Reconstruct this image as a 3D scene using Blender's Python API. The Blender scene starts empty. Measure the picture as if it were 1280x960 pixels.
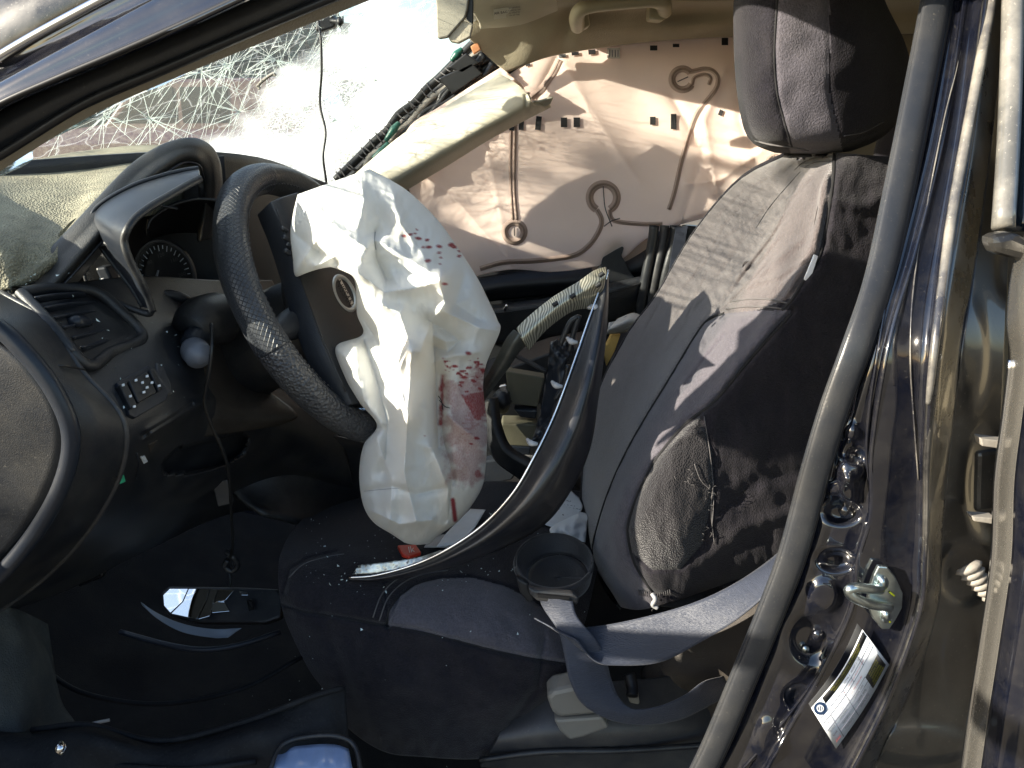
import bpy, bmesh, math, random
import numpy as np
from mathutils import Vector, Matrix, noise
R = math.radians
random.seed(7); rng = np.random.default_rng(7)
sc = bpy.context.scene
COL = sc.collection
# ---------------------------------------------------------------- camera
PITCH, FOC, CAMH = R(18), 1005.0, 1.22
cam_d = bpy.data.cameras.new('camera'); cam = bpy.data.objects.new('camera', cam_d); COL.objects.link(cam)
cam.location = (0, 0, CAMH); cam.rotation_euler = (R(90) - PITCH, 0, 0)
cam_d.sensor_width = 36; cam_d.lens = 36 * FOC / 1280; cam_d.clip_start = .01; cam_d.clip_end = 400
sc.camera = cam
# ---------------------------------------------------------------- light
SUN = Vector((.85, .33, -.342)).normalized()          # the way the light travels
w = bpy.data.worlds.new("World"); sc.world = w; w.use_nodes = True
nt = w.node_tree; bg = nt.nodes['Background']; sky = nt.nodes.new('ShaderNodeTexSky')
sky.sky_type = 'NISHITA'; sky.sun_disc = False
sky.sun_elevation = math.asin(-SUN.z); sky.sun_rotation = math.atan2(-SUN.x, -SUN.y)
nt.links.new(sky.outputs[0], bg.inputs[0]); bg.inputs[1].default_value = .105
sl = bpy.data.lights.new('sun', 'SUN'); sl.energy = 5.0; sl.angle = R(.5); sl.color = (1, .91, .76)
so = bpy.data.objects.new('sun', sl); COL.objects.link(so)
so.rotation_euler = SUN.to_track_quat('-Z', 'Y').to_euler()
sc.view_settings.view_transform = 'Standard'; sc.view_settings.look = 'None'
sc.view_settings.exposure = 1.68; sc.view_settings.gamma = 1
sc.render.engine = 'CYCLES'
sc.cycles.max_bounces = 10; sc.cycles.diffuse_bounces = 5; sc.cycles.transparent_max_bounces = 16
sc.cycles.sample_clamp_indirect = 6; sc.cycles.caustics_reflective = False; sc.cycles.caustics_refractive = False
sc.cycles.use_denoising = True
# ---------------------------------------------------------------- helpers
CP, SP = math.cos(PITCH), math.sin(PITCH)
def W(px, py, Y):                                    # picture direction at the depth Y across the car -> world
    u = (px - 640) / FOC; v = (480 - py) / FOC
    d = CP + SP * v
    return Vector((u * Y / d, Y, CAMH + (-SP + CP * v) * Y / d))
def Wn(A):
    A = np.asarray(A, float); u = (A[..., 0] - 640) / FOC; v = (480 - A[..., 1]) / FOC; Y = A[..., 2]
    d = CP + SP * v
    return np.stack([u * Y / d, Y, CAMH + (-SP + CP * v) * Y / d], -1)
def proj(p):
    p = np.asarray(p, float); x, y, z = p[..., 0], p[..., 1], p[..., 2] - CAMH
    d = y * CP - z * SP; v = y * SP + z * CP
    return np.stack([640 + FOC * x / d, 480 - FOC * v / d], -1)
ORG = {}
def thing(name, label, cat, loc, group=None):
    o = bpy.data.objects.new(name, None); COL.objects.link(o); o.location = loc; o.empty_display_size = .05
    o['label'] = label; o['category'] = cat
    if group: o['group'] = group
    ORG[o.name] = Vector(loc); return o
def tag(o, label, cat=None, group=None, kind=None):
    if label: o['label'] = label
    if cat: o['category'] = cat
    if group: o['group'] = group
    if kind: o['kind'] = kind
    return o
def mesh(name, V, Fc, m, par=None, smooth=True, mats=None, idx=None, attr=None):
    V = np.asarray(V, float)
    if par is not None: org = ORG[par.name]
    else: org = Vector(((V[:, 0].min() + V[:, 0].max()) / 2, (V[:, 1].min() + V[:, 1].max()) / 2, V[:, 2].min()))
    me = bpy.data.meshes.new(name)
    me.from_pydata([tuple(v) for v in (V - np.array(org))], [], [tuple(int(i) for i in f) for f in Fc]); me.update()
    for mm in (mats or [m]): me.materials.append(mm)
    if idx is not None: me.polygons.foreach_set('material_index', np.asarray(idx, dtype=np.int32))
    me.polygons.foreach_set('use_smooth', [smooth] * len(me.polygons))
    if attr:
        for an, av in attr.items():
            a = me.attributes.new(an, 'FLOAT', 'POINT'); a.data.foreach_set('value', np.asarray(av, dtype=np.float32))
    o = bpy.data.objects.new(name, me); COL.objects.link(o)
    if par is not None: o.parent = par
    else: o.location = org
    ORG[o.name] = Vector(org)
    return o
def cr1(P, n):                                       # Catmull-Rom along axis 0
    P = np.asarray(P, float); k = len(P)
    if k == 2:
        t = np.linspace(0, 1, n).reshape((-1,) + (1,) * (P.ndim - 1)); return P[0] * (1 - t) + P[1] * t
    t = np.linspace(0, k - 1, n); i = np.minimum(t.astype(int), k - 2); f = (t - i).reshape((-1,) + (1,) * (P.ndim - 1))
    E = np.concatenate([(2 * P[0] - P[1])[None], P, (2 * P[-1] - P[-2])[None]])
    a, b, c, d = E[i], E[i + 1], E[i + 2], E[i + 3]
    return .5 * (2 * b + (c - a) * f + (2 * a - 5 * b + 4 * c - d) * f * f + (3 * b - a - 3 * c + d) * f ** 3)
def inpoly(x, y, poly):
    x = np.asarray(x); y = np.asarray(y); c = np.zeros(x.shape, bool); n = len(poly)
    for i in range(n):
        x1, y1 = poly[i]; x2, y2 = poly[(i + 1) % n]
        k = ((y1 > y) != (y2 > y)) & (x < (x2 - x1) * (y - y1) / ((y2 - y1) or 1e-9) + x1); c ^= k
    return c
def dpoly(x, y, path):                               # distance to an open polyline
    x = np.asarray(x, float); y = np.asarray(y, float); D = np.full(x.shape, 1e9)
    for (x1, y1), (x2, y2) in zip(path[:-1], path[1:]):
        dx, dy = x2 - x1, y2 - y1; L = dx * dx + dy * dy + 1e-9
        t = np.clip(((x - x1) * dx + (y - y1) * dy) / L, 0, 1)
        D = np.minimum(D, np.hypot(x - x1 - t * dx, y - y1 - t * dy))
    return D
def nz(P, s, oct=3):                                 # fractal noise on an array of points
    P = np.asarray(P, float); f = P.reshape(-1, 3)
    return np.array([noise.fractal(Vector(p * s), 1., 2., oct) for p in f]).reshape(P.shape[:-1])
GRID = {}
def gridfaces(nu, nv, closed=False):
    i = np.arange(nu - 1)[:, None]; j = np.arange(nv if closed else nv - 1)[None]
    j2 = (j + 1) % nv
    return np.stack([(i * nv + j), (i * nv + j2), ((i + 1) * nv + j2), ((i + 1) * nv + j)], -1).reshape(-1, 4)
def loft(name, rows, nu, nv, m, par=None, thick=0., disp=None, zones=None, mats=None, attrf=None, world=False, key=None, smooth=True, off=1, bev=0):
    A = np.array(rows, float)
    A = cr1(A, nu); A = np.swapaxes(cr1(np.swapaxes(A, 0, 1), nv), 0, 1)
    if disp is not None and not world: A[..., 2] += disp(A[..., 0], A[..., 1], A)
    V = A if world else Wn(A)
    if disp is not None and world: V = disp(V)
    F = gridfaces(nu, nv)
    idx = None
    if zones:
        c = A.reshape(-1, 3)[F].mean(1); idx = np.zeros(len(F), int)
        for poly, k in zones: idx[inpoly(c[:, 0], c[:, 1], poly)] = k
    at = None
    if attrf:
        q = proj(V) if world else A[..., :2]
        at = {k: f(q[..., 0], q[..., 1]).reshape(-1) for k, f in attrf.items()}
    o = mesh(name, V.reshape(-1, 3), F, m, par, smooth, mats, idx, at)
    if thick:
        s = o.modifiers.new('s', 'SOLIDIFY'); s.thickness = thick; s.offset = off
        # the sheet's normal may face either way: thicken away from the camera
        n = np.cross(V[nu // 2, nv // 2 + (1 if nv > 2 else 0) - (0 if nv > 2 else 1)] - V[nu // 2, nv // 2 - (0 if nv > 2 else 1)], V[min(nu // 2 + 1, nu - 1), nv // 2] - V[nu // 2, nv // 2])
        if np.dot(n, V[nu // 2, nv // 2] - np.array([0, 0, CAMH])) < 0: s.offset = -off
        if bev:
            b = o.modifiers.new('b', 'BEVEL'); b.width = bev; b.segments = 2; b.limit_method = 'ANGLE'; b.angle_limit = R(50)
    GRID[key or name] = A.reshape(-1, 3) if not world else np.concatenate([proj(V).reshape(-1, 2), V[..., 1].reshape(-1, 1)], 1)
    return o
def surfY(key, px, py):
    G = GRID[key]; d = (G[:, 0] - px) ** 2 + (G[:, 1] - py) ** 2
    k = np.argpartition(d, 4)[:4]; wt = 1 / (d[k] + .5); return float((G[k, 2] * wt).sum() / wt.sum())
def tube(name, pts, r, m, par=None, seg=8, n=None, world=False, flat=1., closed=False, key=None, mesh_out=True):
    P = np.array(pts, float)
    if closed: P = np.concatenate([P, P[:1]])
    n = n or max(2, (len(P) - 1) * 6 + 1)
    rr = np.full(len(P), r) if np.isscalar(r) else np.array(r, float)
    P = cr1(P, n); rr = np.interp(np.linspace(0, 1, n), np.linspace(0, 1, len(rr)), rr)
    V = P if world else Wn(P)
    T = np.gradient(V, axis=0); T /= np.linalg.norm(T, axis=1)[:, None] + 1e-12
    up = np.array([0, 1, 0.]) if abs(T[:, 1]).mean() < .8 else np.array([0, 0, 1.])
    a = np.cross(T, up); a /= np.linalg.norm(a, axis=1)[:, None] + 1e-12; b = np.cross(T, a)
    t = np.arange(seg) * 2 * math.pi / seg
    Q = V[:, None] + rr[:, None, None] * (np.cos(t)[None, :, None] * a[:, None] + flat * np.sin(t)[None, :, None] * b[:, None])
    F = [tuple(f) for f in gridfaces(n, seg, True)]
    if not closed: F += [tuple(range(seg))[::-1], tuple((n - 1) * seg + i for i in range(seg))]
    if not mesh_out: return Q.reshape(-1, 3), F
    return mesh(name, Q.reshape(-1, 3), F, m, par)
def join(name, parts, m, par=None, smooth=True):
    V = []; F = []; o = 0
    for v, f in parts:
        V.append(np.asarray(v)); F += [tuple(int(i) + o for i in q) for q in f]; o += len(v)
    return mesh(name, np.concatenate(V), F, m, par, smooth)
def stick(name, path, key, wpx, m, par, lift=.002, n=None, tubes=False, r=.0012):
    n = n or len(path) * 8
    P = cr1(np.array(path, float), n)
    if tubes:
        pts = [(p[0], p[1], surfY(key, *p) - lift) for p in P]
        return tube(name, pts, r, m, par, 6, n)
    T = np.gradient(P, axis=0); T /= np.linalg.norm(T, axis=1)[:, None] + 1e-9; N = np.stack([-T[:, 1], T[:, 0]], 1)
    rows = []
    for p, q in zip(P, N):
        r_ = []
        for s in (-.5, 0, .5):
            a = p + q * wpx * s; r_.append((a[0], a[1], surfY(key, *a) - lift))
        rows.append(r_)
    A = np.array(rows); V = Wn(A)
    o = mesh(name, V.reshape(-1, 3), gridfaces(n, 3), m, par)
    s_ = o.modifiers.new('s', 'SOLIDIFY'); s_.thickness = .0008
    return o
def prism(name, poly, Y, th, m, par=None, bev=.001, dY=None, smooth=False):   # outlined solid; Y one depth or one per corner
    n = len(poly); Ys = [Y] * n if np.isscalar(Y) else Y
    A = [W(p[0], p[1], y) for p, y in zip(poly, Ys)]
    c = sum(A, Vector()) / n; nrm = Vector()
    for i in range(n): nrm += (A[i] - c).cross(A[(i + 1) % n] - c)
    nrm.normalize()
    if nrm.dot(c - Vector((0, 0, CAMH))) < 0: nrm = -nrm
    V = [tuple(a) for a in A] + [tuple(a + nrm * th) for a in A]
    F = [tuple(range(n)), tuple(range(2 * n - 1, n - 1, -1))] + [(i, i + n, (i + 1) % n + n, (i + 1) % n) for i in range(n)]
    o = mesh(name, V, F, m, par, smooth)
    if bev:
        b = o.modifiers.new('b', 'BEVEL'); b.width = bev; b.segments = 2
    return o
def box(name, c, d, m, par=None, rot=(0, 0, 0), bev=.002):
    from mathutils import Euler
    M = Euler(rot).to_matrix(); h = Vector(d) / 2; V = []
    for x in (-1, 1):
        for y in (-1, 1):
            for z in (-1, 1): V.append(tuple(Vector(c) + M @ Vector((x * h.x, y * h.y, z * h.z))))
    F = [(0, 1, 3, 2), (4, 6, 7, 5), (0, 4, 5, 1), (2, 3, 7, 6), (0, 2, 6, 4), (1, 5, 7, 3)]
    o = mesh(name, V, F, m, par, False)
    if bev:
        b = o.modifiers.new('b', 'BEVEL'); b.width = bev; b.segments = 2
    return o
def bag(name, rows, nu, nv, m, par=None, disp=None, attrf=None, p=2.2, q=2., mats=None, zones=None, key=None, backk=.8):
    """closed soft body: rows of (Lx,Ly,Mx,My,Rx,Ry,Y,thick)"""
    A = cr1(np.array(rows, float), nu)
    k = nv // 2; u = np.linspace(0, 1, k); out = []
    for sgn, us in ((-1, u), (backk, u[::-1][1:-1])):
        uu = us[None]
        x = A[:, 0:1] * (1 - uu) * (1 - 2 * uu) + A[:, 2:3] * 4 * uu * (1 - uu) + A[:, 4:5] * uu * (2 * uu - 1)
        y = A[:, 1:2] * (1 - uu) * (1 - 2 * uu) + A[:, 3:4] * 4 * uu * (1 - uu) + A[:, 5:6] * uu * (2 * uu - 1)
        prof = np.clip(1 - np.abs(2 * uu - 1) ** p, 0, 1) ** (1 / q)
        Y = A[:, 6:7] + sgn * A[:, 7:8] * prof
        if disp is not None: Y = Y + disp(x, y, sgn) * np.minimum(1, prof * 1.6)
        out.append(np.stack([x, y, Y], -1))
    G = np.concatenate(out, 1); n2 = G.shape[1]; V = Wn(G)
    F = [tuple(f) for f in gridfaces(nu, n2, True)] + [tuple(range(n2))[::-1], tuple((nu - 1) * n2 + i for i in range(n2))]
    idx = None
    if zones:
        Gf = G.reshape(-1, 3); idx = np.zeros(len(F), int)
        c = np.array([Gf[list(f)].mean(0) for f in F])
        for poly, kk in zones: idx[inpoly(c[:, 0], c[:, 1], poly)] = kk
    at = {kk: f(G[..., 0], G[..., 1]).reshape(-1) for kk, f in attrf.items()} if attrf else None
    GRID[key or name] = out[0].reshape(-1, 3)
    return mesh(name, V.reshape(-1, 3), F, m, par, True, mats, idx, at)
def text(name, s, px, py, Y, size_px, ang, m, par, key=None, lift=.0006, right=None, upv=None, squash=1.):
    """printed lettering lying on a surface; ang = turn in the picture (degrees, ccw)"""
    cu = bpy.data.curves.new('t', 'FONT'); cu.body = s; cu.align_x = 'CENTER'; cu.align_y = 'CENTER'; cu.extrude = .004; cu.resolution_u = 2
    ob = bpy.data.objects.new('t', cu); COL.objects.link(ob); dg = bpy.context.evaluated_depsgraph_get(); dg.update()
    me0 = bpy.data.meshes.new_from_object(ob.evaluated_get(dg)); bpy.data.objects.remove(ob)
    V = np.array([v.co[:] for v in me0.vertices]); F = [tuple(p.vertices) for p in me0.polygons]
    a = R(ang); ca, sa = math.cos(a), math.sin(a); out = []
    for v in V:
        x = v[0] * size_px * squash; y = v[1] * size_px; qx = px + x * ca - y * sa; qy = py - (x * sa + y * ca)
        yy = Y(qx, qy) if callable(Y) else Y
        out.append(W(qx, qy, yy - lift - (.0004 if v[2] > 0 else 0)))
    return mesh(name, [tuple(o) for o in out], F, m, par, False)
# ---------------------------------------------------------------- materials
def mat(name, col, rough=.5, metal=0., spec=.5, coat=0., sheen=0., var=0., vs=30., bump=0., bs=200., dust=0., dcol=(.30, .27, .21), trans=0., rvar=0., stretch=None, tex='noise', dscale=14.):
    m = bpy.data.materials.new(name); m.use_nodes = True; t = m.node_tree; N = t.nodes; L = t.links
    b = N['Principled BSDF']; b.inputs['Roughness'].default_value = rough; b.inputs['Metallic'].default_value = metal
    b.inputs['Specular IOR Level'].default_value = spec; b.inputs['Coat Weight'].default_value = coat; b.inputs['Coat Roughness'].default_value = .04
    b.inputs['Sheen Weight'].default_value = sheen; b.inputs['Sheen Roughness'].default_value = .5
    tc = N.new('ShaderNodeTexCoord'); vec = tc.outputs['Object']
    if stretch:
        mp = N.new('ShaderNodeMapping'); mp.inputs['Scale'].default_value = stretch; L.new(vec, mp.inputs[0]); vec = mp.outputs[0]
    rgb = N.new('ShaderNodeRGB'); rgb.outputs[0].default_value = (*col, 1); c = rgb.outputs[0]
    if var:
        n = N.new('ShaderNodeTexNoise'); n.inputs['Scale'].default_value = vs; n.inputs['Detail'].default_value = 5; L.new(vec, n.inputs['Vector'])
        mr = N.new('ShaderNodeMapRange'); mr.inputs[1].default_value = .3; mr.inputs[2].default_value = .7; mr.inputs[3].default_value = 1 - var; mr.inputs[4].default_value = 1 + var
        L.new(n.outputs[0], mr.inputs[0]); mx = N.new('ShaderNodeVectorMath'); mx.operation = 'SCALE'; L.new(c, mx.inputs[0]); L.new(mr.outputs[0], mx.inputs['Scale']); c = mx.outputs[0]
    if dust:
        n = N.new('ShaderNodeTexNoise'); n.inputs['Scale'].default_value = dscale; n.inputs['Detail'].default_value = 8; n.inputs['Roughness'].default_value = .7; L.new(tc.outputs['Object'], n.inputs['Vector'])
        n2 = N.new('ShaderNodeTexNoise'); n2.inputs['Scale'].default_value = 420; n2.inputs['Detail'].default_value = 2; L.new(tc.outputs['Object'], n2.inputs['Vector'])
        r1 = N.new('ShaderNodeMapRange'); r1.inputs[1].default_value = .42; r1.inputs[2].default_value = .72; L.new(n.outputs[0], r1.inputs[0])
        r2 = N.new('ShaderNodeMapRange'); r2.inputs[1].default_value = .66; r2.inputs[2].default_value = .78; L.new(n2.outputs[0], r2.inputs[0])
        ad = N.new('ShaderNodeMath'); ad.operation = 'MULTIPLY_ADD'; L.new(r1.outputs[0], ad.inputs[0]); ad.inputs[1].default_value = dust; 
        m2 = N.new('ShaderNodeMath'); m2.operation = 'MULTIPLY'; L.new(r2.outputs[0], m2.inputs[0]); m2.inputs[1].default_value = min(.8, dust * 2.2); L.new(m2.outputs[0], ad.inputs[2]); ad.use_clamp = True
        mx = N.new('ShaderNodeMix'); mx.data_type = 'RGBA'; L.new(ad.outputs[0], mx.inputs[0]); L.new(c, mx.inputs[6]); mx.inputs[7].default_value = (*dcol, 1); c = mx.outputs[2]
        ra = N.new('ShaderNodeMapRange'); ra.inputs[3].default_value = rough; ra.inputs[4].default_value = .85; L.new(ad.outputs[0], ra.inputs[0]); L.new(ra.outputs[0], b.inputs['Roughness'])
    L.new(c, b.inputs['Base Color'])
    if bump:
        if tex == 'voronoi':
            n = N.new('ShaderNodeTexVoronoi'); o = n.outputs['Distance']
        elif tex == 'brick':
            n = N.new('ShaderNodeTexChecker'); o = n.outputs[1]
        else:
            n = N.new('ShaderNodeTexNoise'); n.inputs['Detail'].default_value = 3; o = n.outputs[0]
        n.inputs['Scale'].default_value = bs; L.new(vec, n.inputs['Vector'])
        bp = N.new('ShaderNodeBump'); bp.inputs['Strength'].default_value = bump; bp.inputs['Distance'].default_value = .002; L.new(o, bp.inputs['Height']); L.new(bp.outputs[0], b.inputs['Normal'])
    if trans:
        tr = N.new('ShaderNodeBsdfTranslucent'); L.new(c, tr.inputs[0]); ms = N.new('ShaderNodeMixShader'); ms.inputs[0].default_value = trans
        L.new(b.outputs[0], ms.inputs[1]); L.new(tr.outputs[0], ms.inputs[2]); L.new(ms.outputs[0], N['Material Output'].inputs[0])
    return m
M = {}
M['plastic'] = mat('black_plastic', (.009, .011, .015), .42, bump=.25, bs=900, dust=.09, var=.2)
M['plastic_d'] = mat('deep_black_plastic', (.008, .009, .011), .5, bump=.2, bs=700)
M['plastic_g'] = mat('grey_plastic', (.030, .031, .035), .42, bump=.2, bs=700, dust=.12)
M['dashtop'] = mat('dusty_grained_dash', (.20, .185, .13), .75, bump=.9, bs=420, dust=.6, dcol=(.52, .48, .34), var=.3, vs=60, tex='voronoi', dscale=6)
M['dashhood'] = mat('dash_hood_plastic', (.014, .016, .019), .45, bump=.3, bs=800, dust=.10)
M['gloss'] = mat('smooth_dark_plastic', (.014, .018, .026), .36, spec=.35, dust=.04)
M['brownp'] = mat('brown_grey_plastic', (.032, .027, .023), .5, bump=.3, bs=600, dust=.08)
M['paint'] = mat('black_paint', (.004, .005, .010), .12, coat=1., spec=.6, dust=.05, dscale=30)
M['paint'].node_tree.nodes['Principled BSDF'].inputs['Coat IOR'].default_value = 1.62
M['paintd'] = mat('dusty_black_paint', (.008, .008, .009), .25, coat=.6, dust=.42, dscale=18, dcol=(.16, .15, .13))
M['jamb'] = mat('dirty_jamb_paint', (.012, .012, .012), .34, coat=.45, dust=.38, dcol=(.13, .12, .10), dscale=9)
M['rubber'] = mat('grey_rubber', (.021, .023, .027), .36, bump=.1, bs=500, dust=.07)
M['rubberb'] = mat('black_rubber', (.012, .012, .013), .4)
M['satin'] = mat('satin_emblem', (.72, .71, .66), .35, metal=.5)
M['chrome'] = mat('bright_steel', (.75, .76, .78), .16, metal=1)
M['zinc'] = mat('zinc_plated_steel', (.55, .62, .62), .28, metal=1, var=.25, vs=60)
M['cream'] = mat('cream_trim_plastic', (.56, .52, .41), .55, bump=.3, bs=700, var=.05, dust=.1, dcol=(.4, .36, .28))
M['beige'] = mat('beige_pillar_trim', (.34, .30, .235), .6, bump=.35, bs=600)
M['head'] = mat('headliner_cloth', (.30, .26, .18), .95, bump=.5, bs=500, var=.14, vs=9, sheen=.3)
M['visor'] = mat('visor_vinyl', (.47, .42, .32), .6, bump=.3, bs=500)
M['handle'] = mat('handle_plastic', (.40, .37, .26), .45, bump=.15, bs=500)
M['velvet'] = mat('black_velour', (.010, .009, .013), .9, spec=.2, sheen=.10, bump=.8, bs=520, var=.4, vs=380, dust=.035, dcol=(.30, .27, .25))
M['velgrey'] = mat('grey_velour_insert', (.072, .067, .080), .9, spec=.15, sheen=.25, bump=.7, bs=520, var=.22, vs=380, dust=.05, dcol=(.4, .36, .33))
M['velfront'] = mat('front_face_velour', (.074, .062, .062), .9, spec=.12, sheen=.45, bump=1., bs=480, var=.35, vs=360, dust=.10, dcol=(.36, .31, .28))
M['knit'] = mat('knit_mesh_patch', (.016, .015, .017), .9, spec=.12, sheen=.2, bump=1., bs=520, tex='voronoi')
M['seam'] = mat('grey_thread', (.09, .085, .085), .9)
M['seamd'] = mat('dark_thread', (.008, .008, .009), .9)
M['web'] = mat('seat_belt_webbing', (.022, .028, .046), .5, sheen=.15, bump=.6, bs=160, stretch=(1, 1, 8), var=.08)
M['webd'] = mat('dark_belt_webbing', (.012, .012, .013), .6, sheen=.2, bump=.4, bs=500)
M['leather'] = mat('perforated_leather', (.022, .024, .028), .42, bump=.35, bs=330, tex='voronoi', dust=.07)
M['leatherg'] = mat('grey_worn_leather', (.06, .058, .055), .38, bump=.3, bs=300, dust=.12)
M['hub'] = mat('hub_vinyl', (.022, .025, .031), .45, bump=.3, bs=700, dust=.05)
M['black'] = mat('flat_black_print', (.006, .006, .007), .6)
M['white'] = mat('white_plastic', (.75, .75, .72), .4)
M['paper'] = mat('white_paper', (.72, .75, .78), .8, var=.06, trans=.1)
M['ink'] = mat('grey_ink', (.10, .10, .13), .8)
M['inkred'] = mat('red_ink', (.6, .12, .12), .8)
M['inky'] = mat('yellow_ink', (.42, .40, .06), .7)
M['navy'] = mat('navy_ink', (.01, .03, .08), .6)
M['labelw'] = mat('label_vinyl', (.74, .77, .80), .35)
M['labelt'] = mat('tan_print', (.55, .40, .15), .7)
M['red'] = mat('red_packet', (.62, .05, .025), .35, var=.2)
M['carpet'] = mat('black_carpet', (.005, .005, .0065), .95, spec=.25, bump=1, bs=600, dust=.03)
M['carpetg'] = mat('grey_kick_cloth', (.030, .034, .034), .9, bump=.8, bs=500, dust=.12)
M['sill'] = mat('dark_sill_plastic', (.006, .007, .009), .7, spec=.2, bump=.5, bs=300, dust=.22, dcol=(.07, .07, .07))
M['mirror'] = mat('mirror_glass', (.86, .90, .93), .02, metal=1)
M['shard'] = mat('glass_crumbs', (.7, .8, .78), .1, spec=1.)
M['cable'] = mat('black_cable', (.012, .012, .012), .4)
M['green'] = mat('green_connector', (.012, .09, .065), .4)
M['orange'] = mat('orange_clip', (.55, .24, .11), .5)
M['lens_g'] = mat('green_icon', (.05, .5, .28), .4)
M['icon'] = mat('white_icon', (.6, .65, .7), .5)
M['trimdk'] = mat('gloss_trim_black', (.009, .010, .014), .32, coat=.15, dust=.08)
M['cons'] = mat('console_panel_olive', (.10, .095, .065), .5, bump=.2, bs=500, dust=.1)
M['foam'] = mat('yellow_foam', (.5, .33, .10), .9, bump=1, bs=200)
M['foamw'] = mat('pale_vinyl', (.42, .42, .42), .5, var=.1)
M['boot'] = mat('dusty_rubber_boot', (.24, .22, .19), .7, var=.2, bump=.3)
M['blue_gloss'] = mat('pale_blue_gloss', (.20, .28, .46), .15, coat=.5, dust=.25, dcol=(.05, .06, .08), dscale=30)
# ---------------------------------------------------------------- outside: ground, trees, car beyond the glass
def ground_mat():
    m = mat('dry_dirt_ground', (.10, .083, .06), .95, var=.35, vs=1.2, bump=.6, bs=30); return m
g = mesh('ground', [(-150, -150, -.02), (150, -150, -.02), (150, 150, -.02), (-150, 150, -.02)], [(0, 1, 2, 3)], ground_mat()); tag(g, 'dry tan dirt ground around the car', kind='structure')
M['bark'] = mat('bark', (.16, .12, .085), .9, var=.3, vs=8, bump=.8, bs=40)
M['leaf'] = mat('evergreen_leaf', (.03, .085, .07), .7, var=.4, vs=1.5, trans=.25)
def branch_tree(loc, label, h=5.2, seed=3, group=None, levels=4, r0=.13):
    rnd = random.Random(seed); t = thing('bare_tree', label, 'tree', loc, group); parts = []
    def grow(p, d, L, r, lv):
        pts = [p]; q = p; dd = d
        for i in range(4):
            dd = (dd + Vector((rnd.uniform(-.18, .18), rnd.uniform(-.18, .18), rnd.uniform(-.05, .16)))).normalized(); q = q + dd * L / 4; pts.append(q)
        rs = [r * (1 - .13 * i) for i in range(5)]
        res = tube('x', [tuple(x) for x in pts], rs, None, seg=5 if lv else 9, n=9, world=True, mesh_out=False)
        if lv == 0: mesh('trunk', res[0], res[1], M['bark'], t)
        else: parts.append(res)
        if lv < levels:
            for k in range(4 if lv == 0 else rnd.choice((3, 3, 4))):
                i = rnd.choice((2, 3, 4)) if k else 4
                ax = Vector((rnd.uniform(-1, 1), rnd.uniform(-1, 1), rnd.uniform(-.15, .9))).normalized()
                grow(pts[i], (dd * .75 + ax * .8).normalized(), L * rnd.uniform(.55, .78), rs[i] * .62, lv + 1)
    grow(Vector(loc), Vector((.03, .02, 1)), h * .38, r0, 0)
    join('branches', parts, M['bark'], t); return t
SD = -SUN
tp = Vector((.1, 1.25, 1.2)) + SD * 6.2
branch_tree((tp.x, tp.y, 0), 'bare tree whose branches shade the seat, beside the car front', h=5.6, seed=11, levels=4, r0=.09)
def leaf_tree(loc, label, h, r, seed):
    rnd = random.Random(seed); t = thing('evergreen_tree', label, 'tree', loc, 'trees beyond the windshield')
    res = tube('x', [(loc[0], loc[1], 0), (loc[0] + .1, loc[1], h * .5), (loc[0], loc[1], h * .95)], [.2, .14, .03], None, seg=8, world=True, mesh_out=False)
    mesh('trunk', res[0], res[1], M['bark'], t)
    V = []; F = []
    for c in range(260):
        z = rnd.uniform(.06, 1); a = rnd.uniform(0, 6.28); rad = r * (1 - z) ** .7 * rnd.uniform(.5, 1.05) + .1
        cc = Vector((loc[0] + rad * math.cos(a), loc[1] + rad * math.sin(a), h * z))
        for k in range(30):
            p = cc + Vector([rnd.gauss(0, .28) for _ in range(3)]); d1 = Vector([rnd.uniform(-1, 1) for _ in range(3)]).normalized() * .17; d2 = Vector([rnd.uniform(-1, 1) for _ in range(3)]).normalized() * .12
            i = len(V); V += [tuple(p - d1), tuple(p + d2), tuple(p + d1), tuple(p - d2)]; F.append((i, i + 1, i + 2, i + 3))
    mesh('crown', V, F, M['leaf'], t)
for i, (x, y, h, r) in enumerate([(-10.2, 16, 4.9, 2.6), (-7.0, 17.5, 4.5, 2.5), (-12.8, 14.8, 5.2, 2.7), (-5.0, 19, 3.9, 2.3), (-8.6, 17.5, 4.4, 2.5)]):
    leaf_tree((x, y, 0), ['dark evergreen tree second from the left beyond the glass', 'evergreen tree fourth from the left behind the maroon car', 'tallest evergreen tree farthest to the left beyond the glass', 'smallest evergreen tree farthest to the right behind the maroon car', 'middle evergreen tree of the five behind the maroon car'][i], h, r, i + 5)
# parked red car beyond the glass
M['redcar'] = mat('faded_maroon_paint', (.05, .018, .02), .3, coat=.6, dust=.3)
M['cglass'] = mat('dark_car_glass', (.01, .015, .02), .05)
pc = thing('parked_car', 'parked maroon car seen through the cracked windshield', 'car', (-4.8, 13.3, 0))
def xsec(name, prof, y0, y1, m, inset=0, sh=True):
    n = len(prof); prof = [(x - 1.6, z) for x, z in prof]; V = [(x, y0 + (inset if z > .95 else 0), z) for x, z in prof] + [(x, y1 - (inset if z > .95 else 0), z) for x, z in prof]
    F = [tuple(range(n))[::-1], tuple(range(n, 2 * n))] + [(i, (i + 1) % n, (i + 1) % n + n, i + n) for i in range(n)]
    o = mesh(name, V, F, m, pc, False); b = o.modifiers.new('b', 'BEVEL'); b.width = .05; b.segments = 3; return o
xsec('body', [(-5.6, .35), (-5.65, .9), (-5.2, 1.1), (-4.5, 1.2), (-3.95, 1.82), (-1.9, 1.86), (-1.3, 1.80), (-1.0, 1.1), (-.9, .4)], 12.5, 14.2, M['redcar'], .12)
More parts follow.
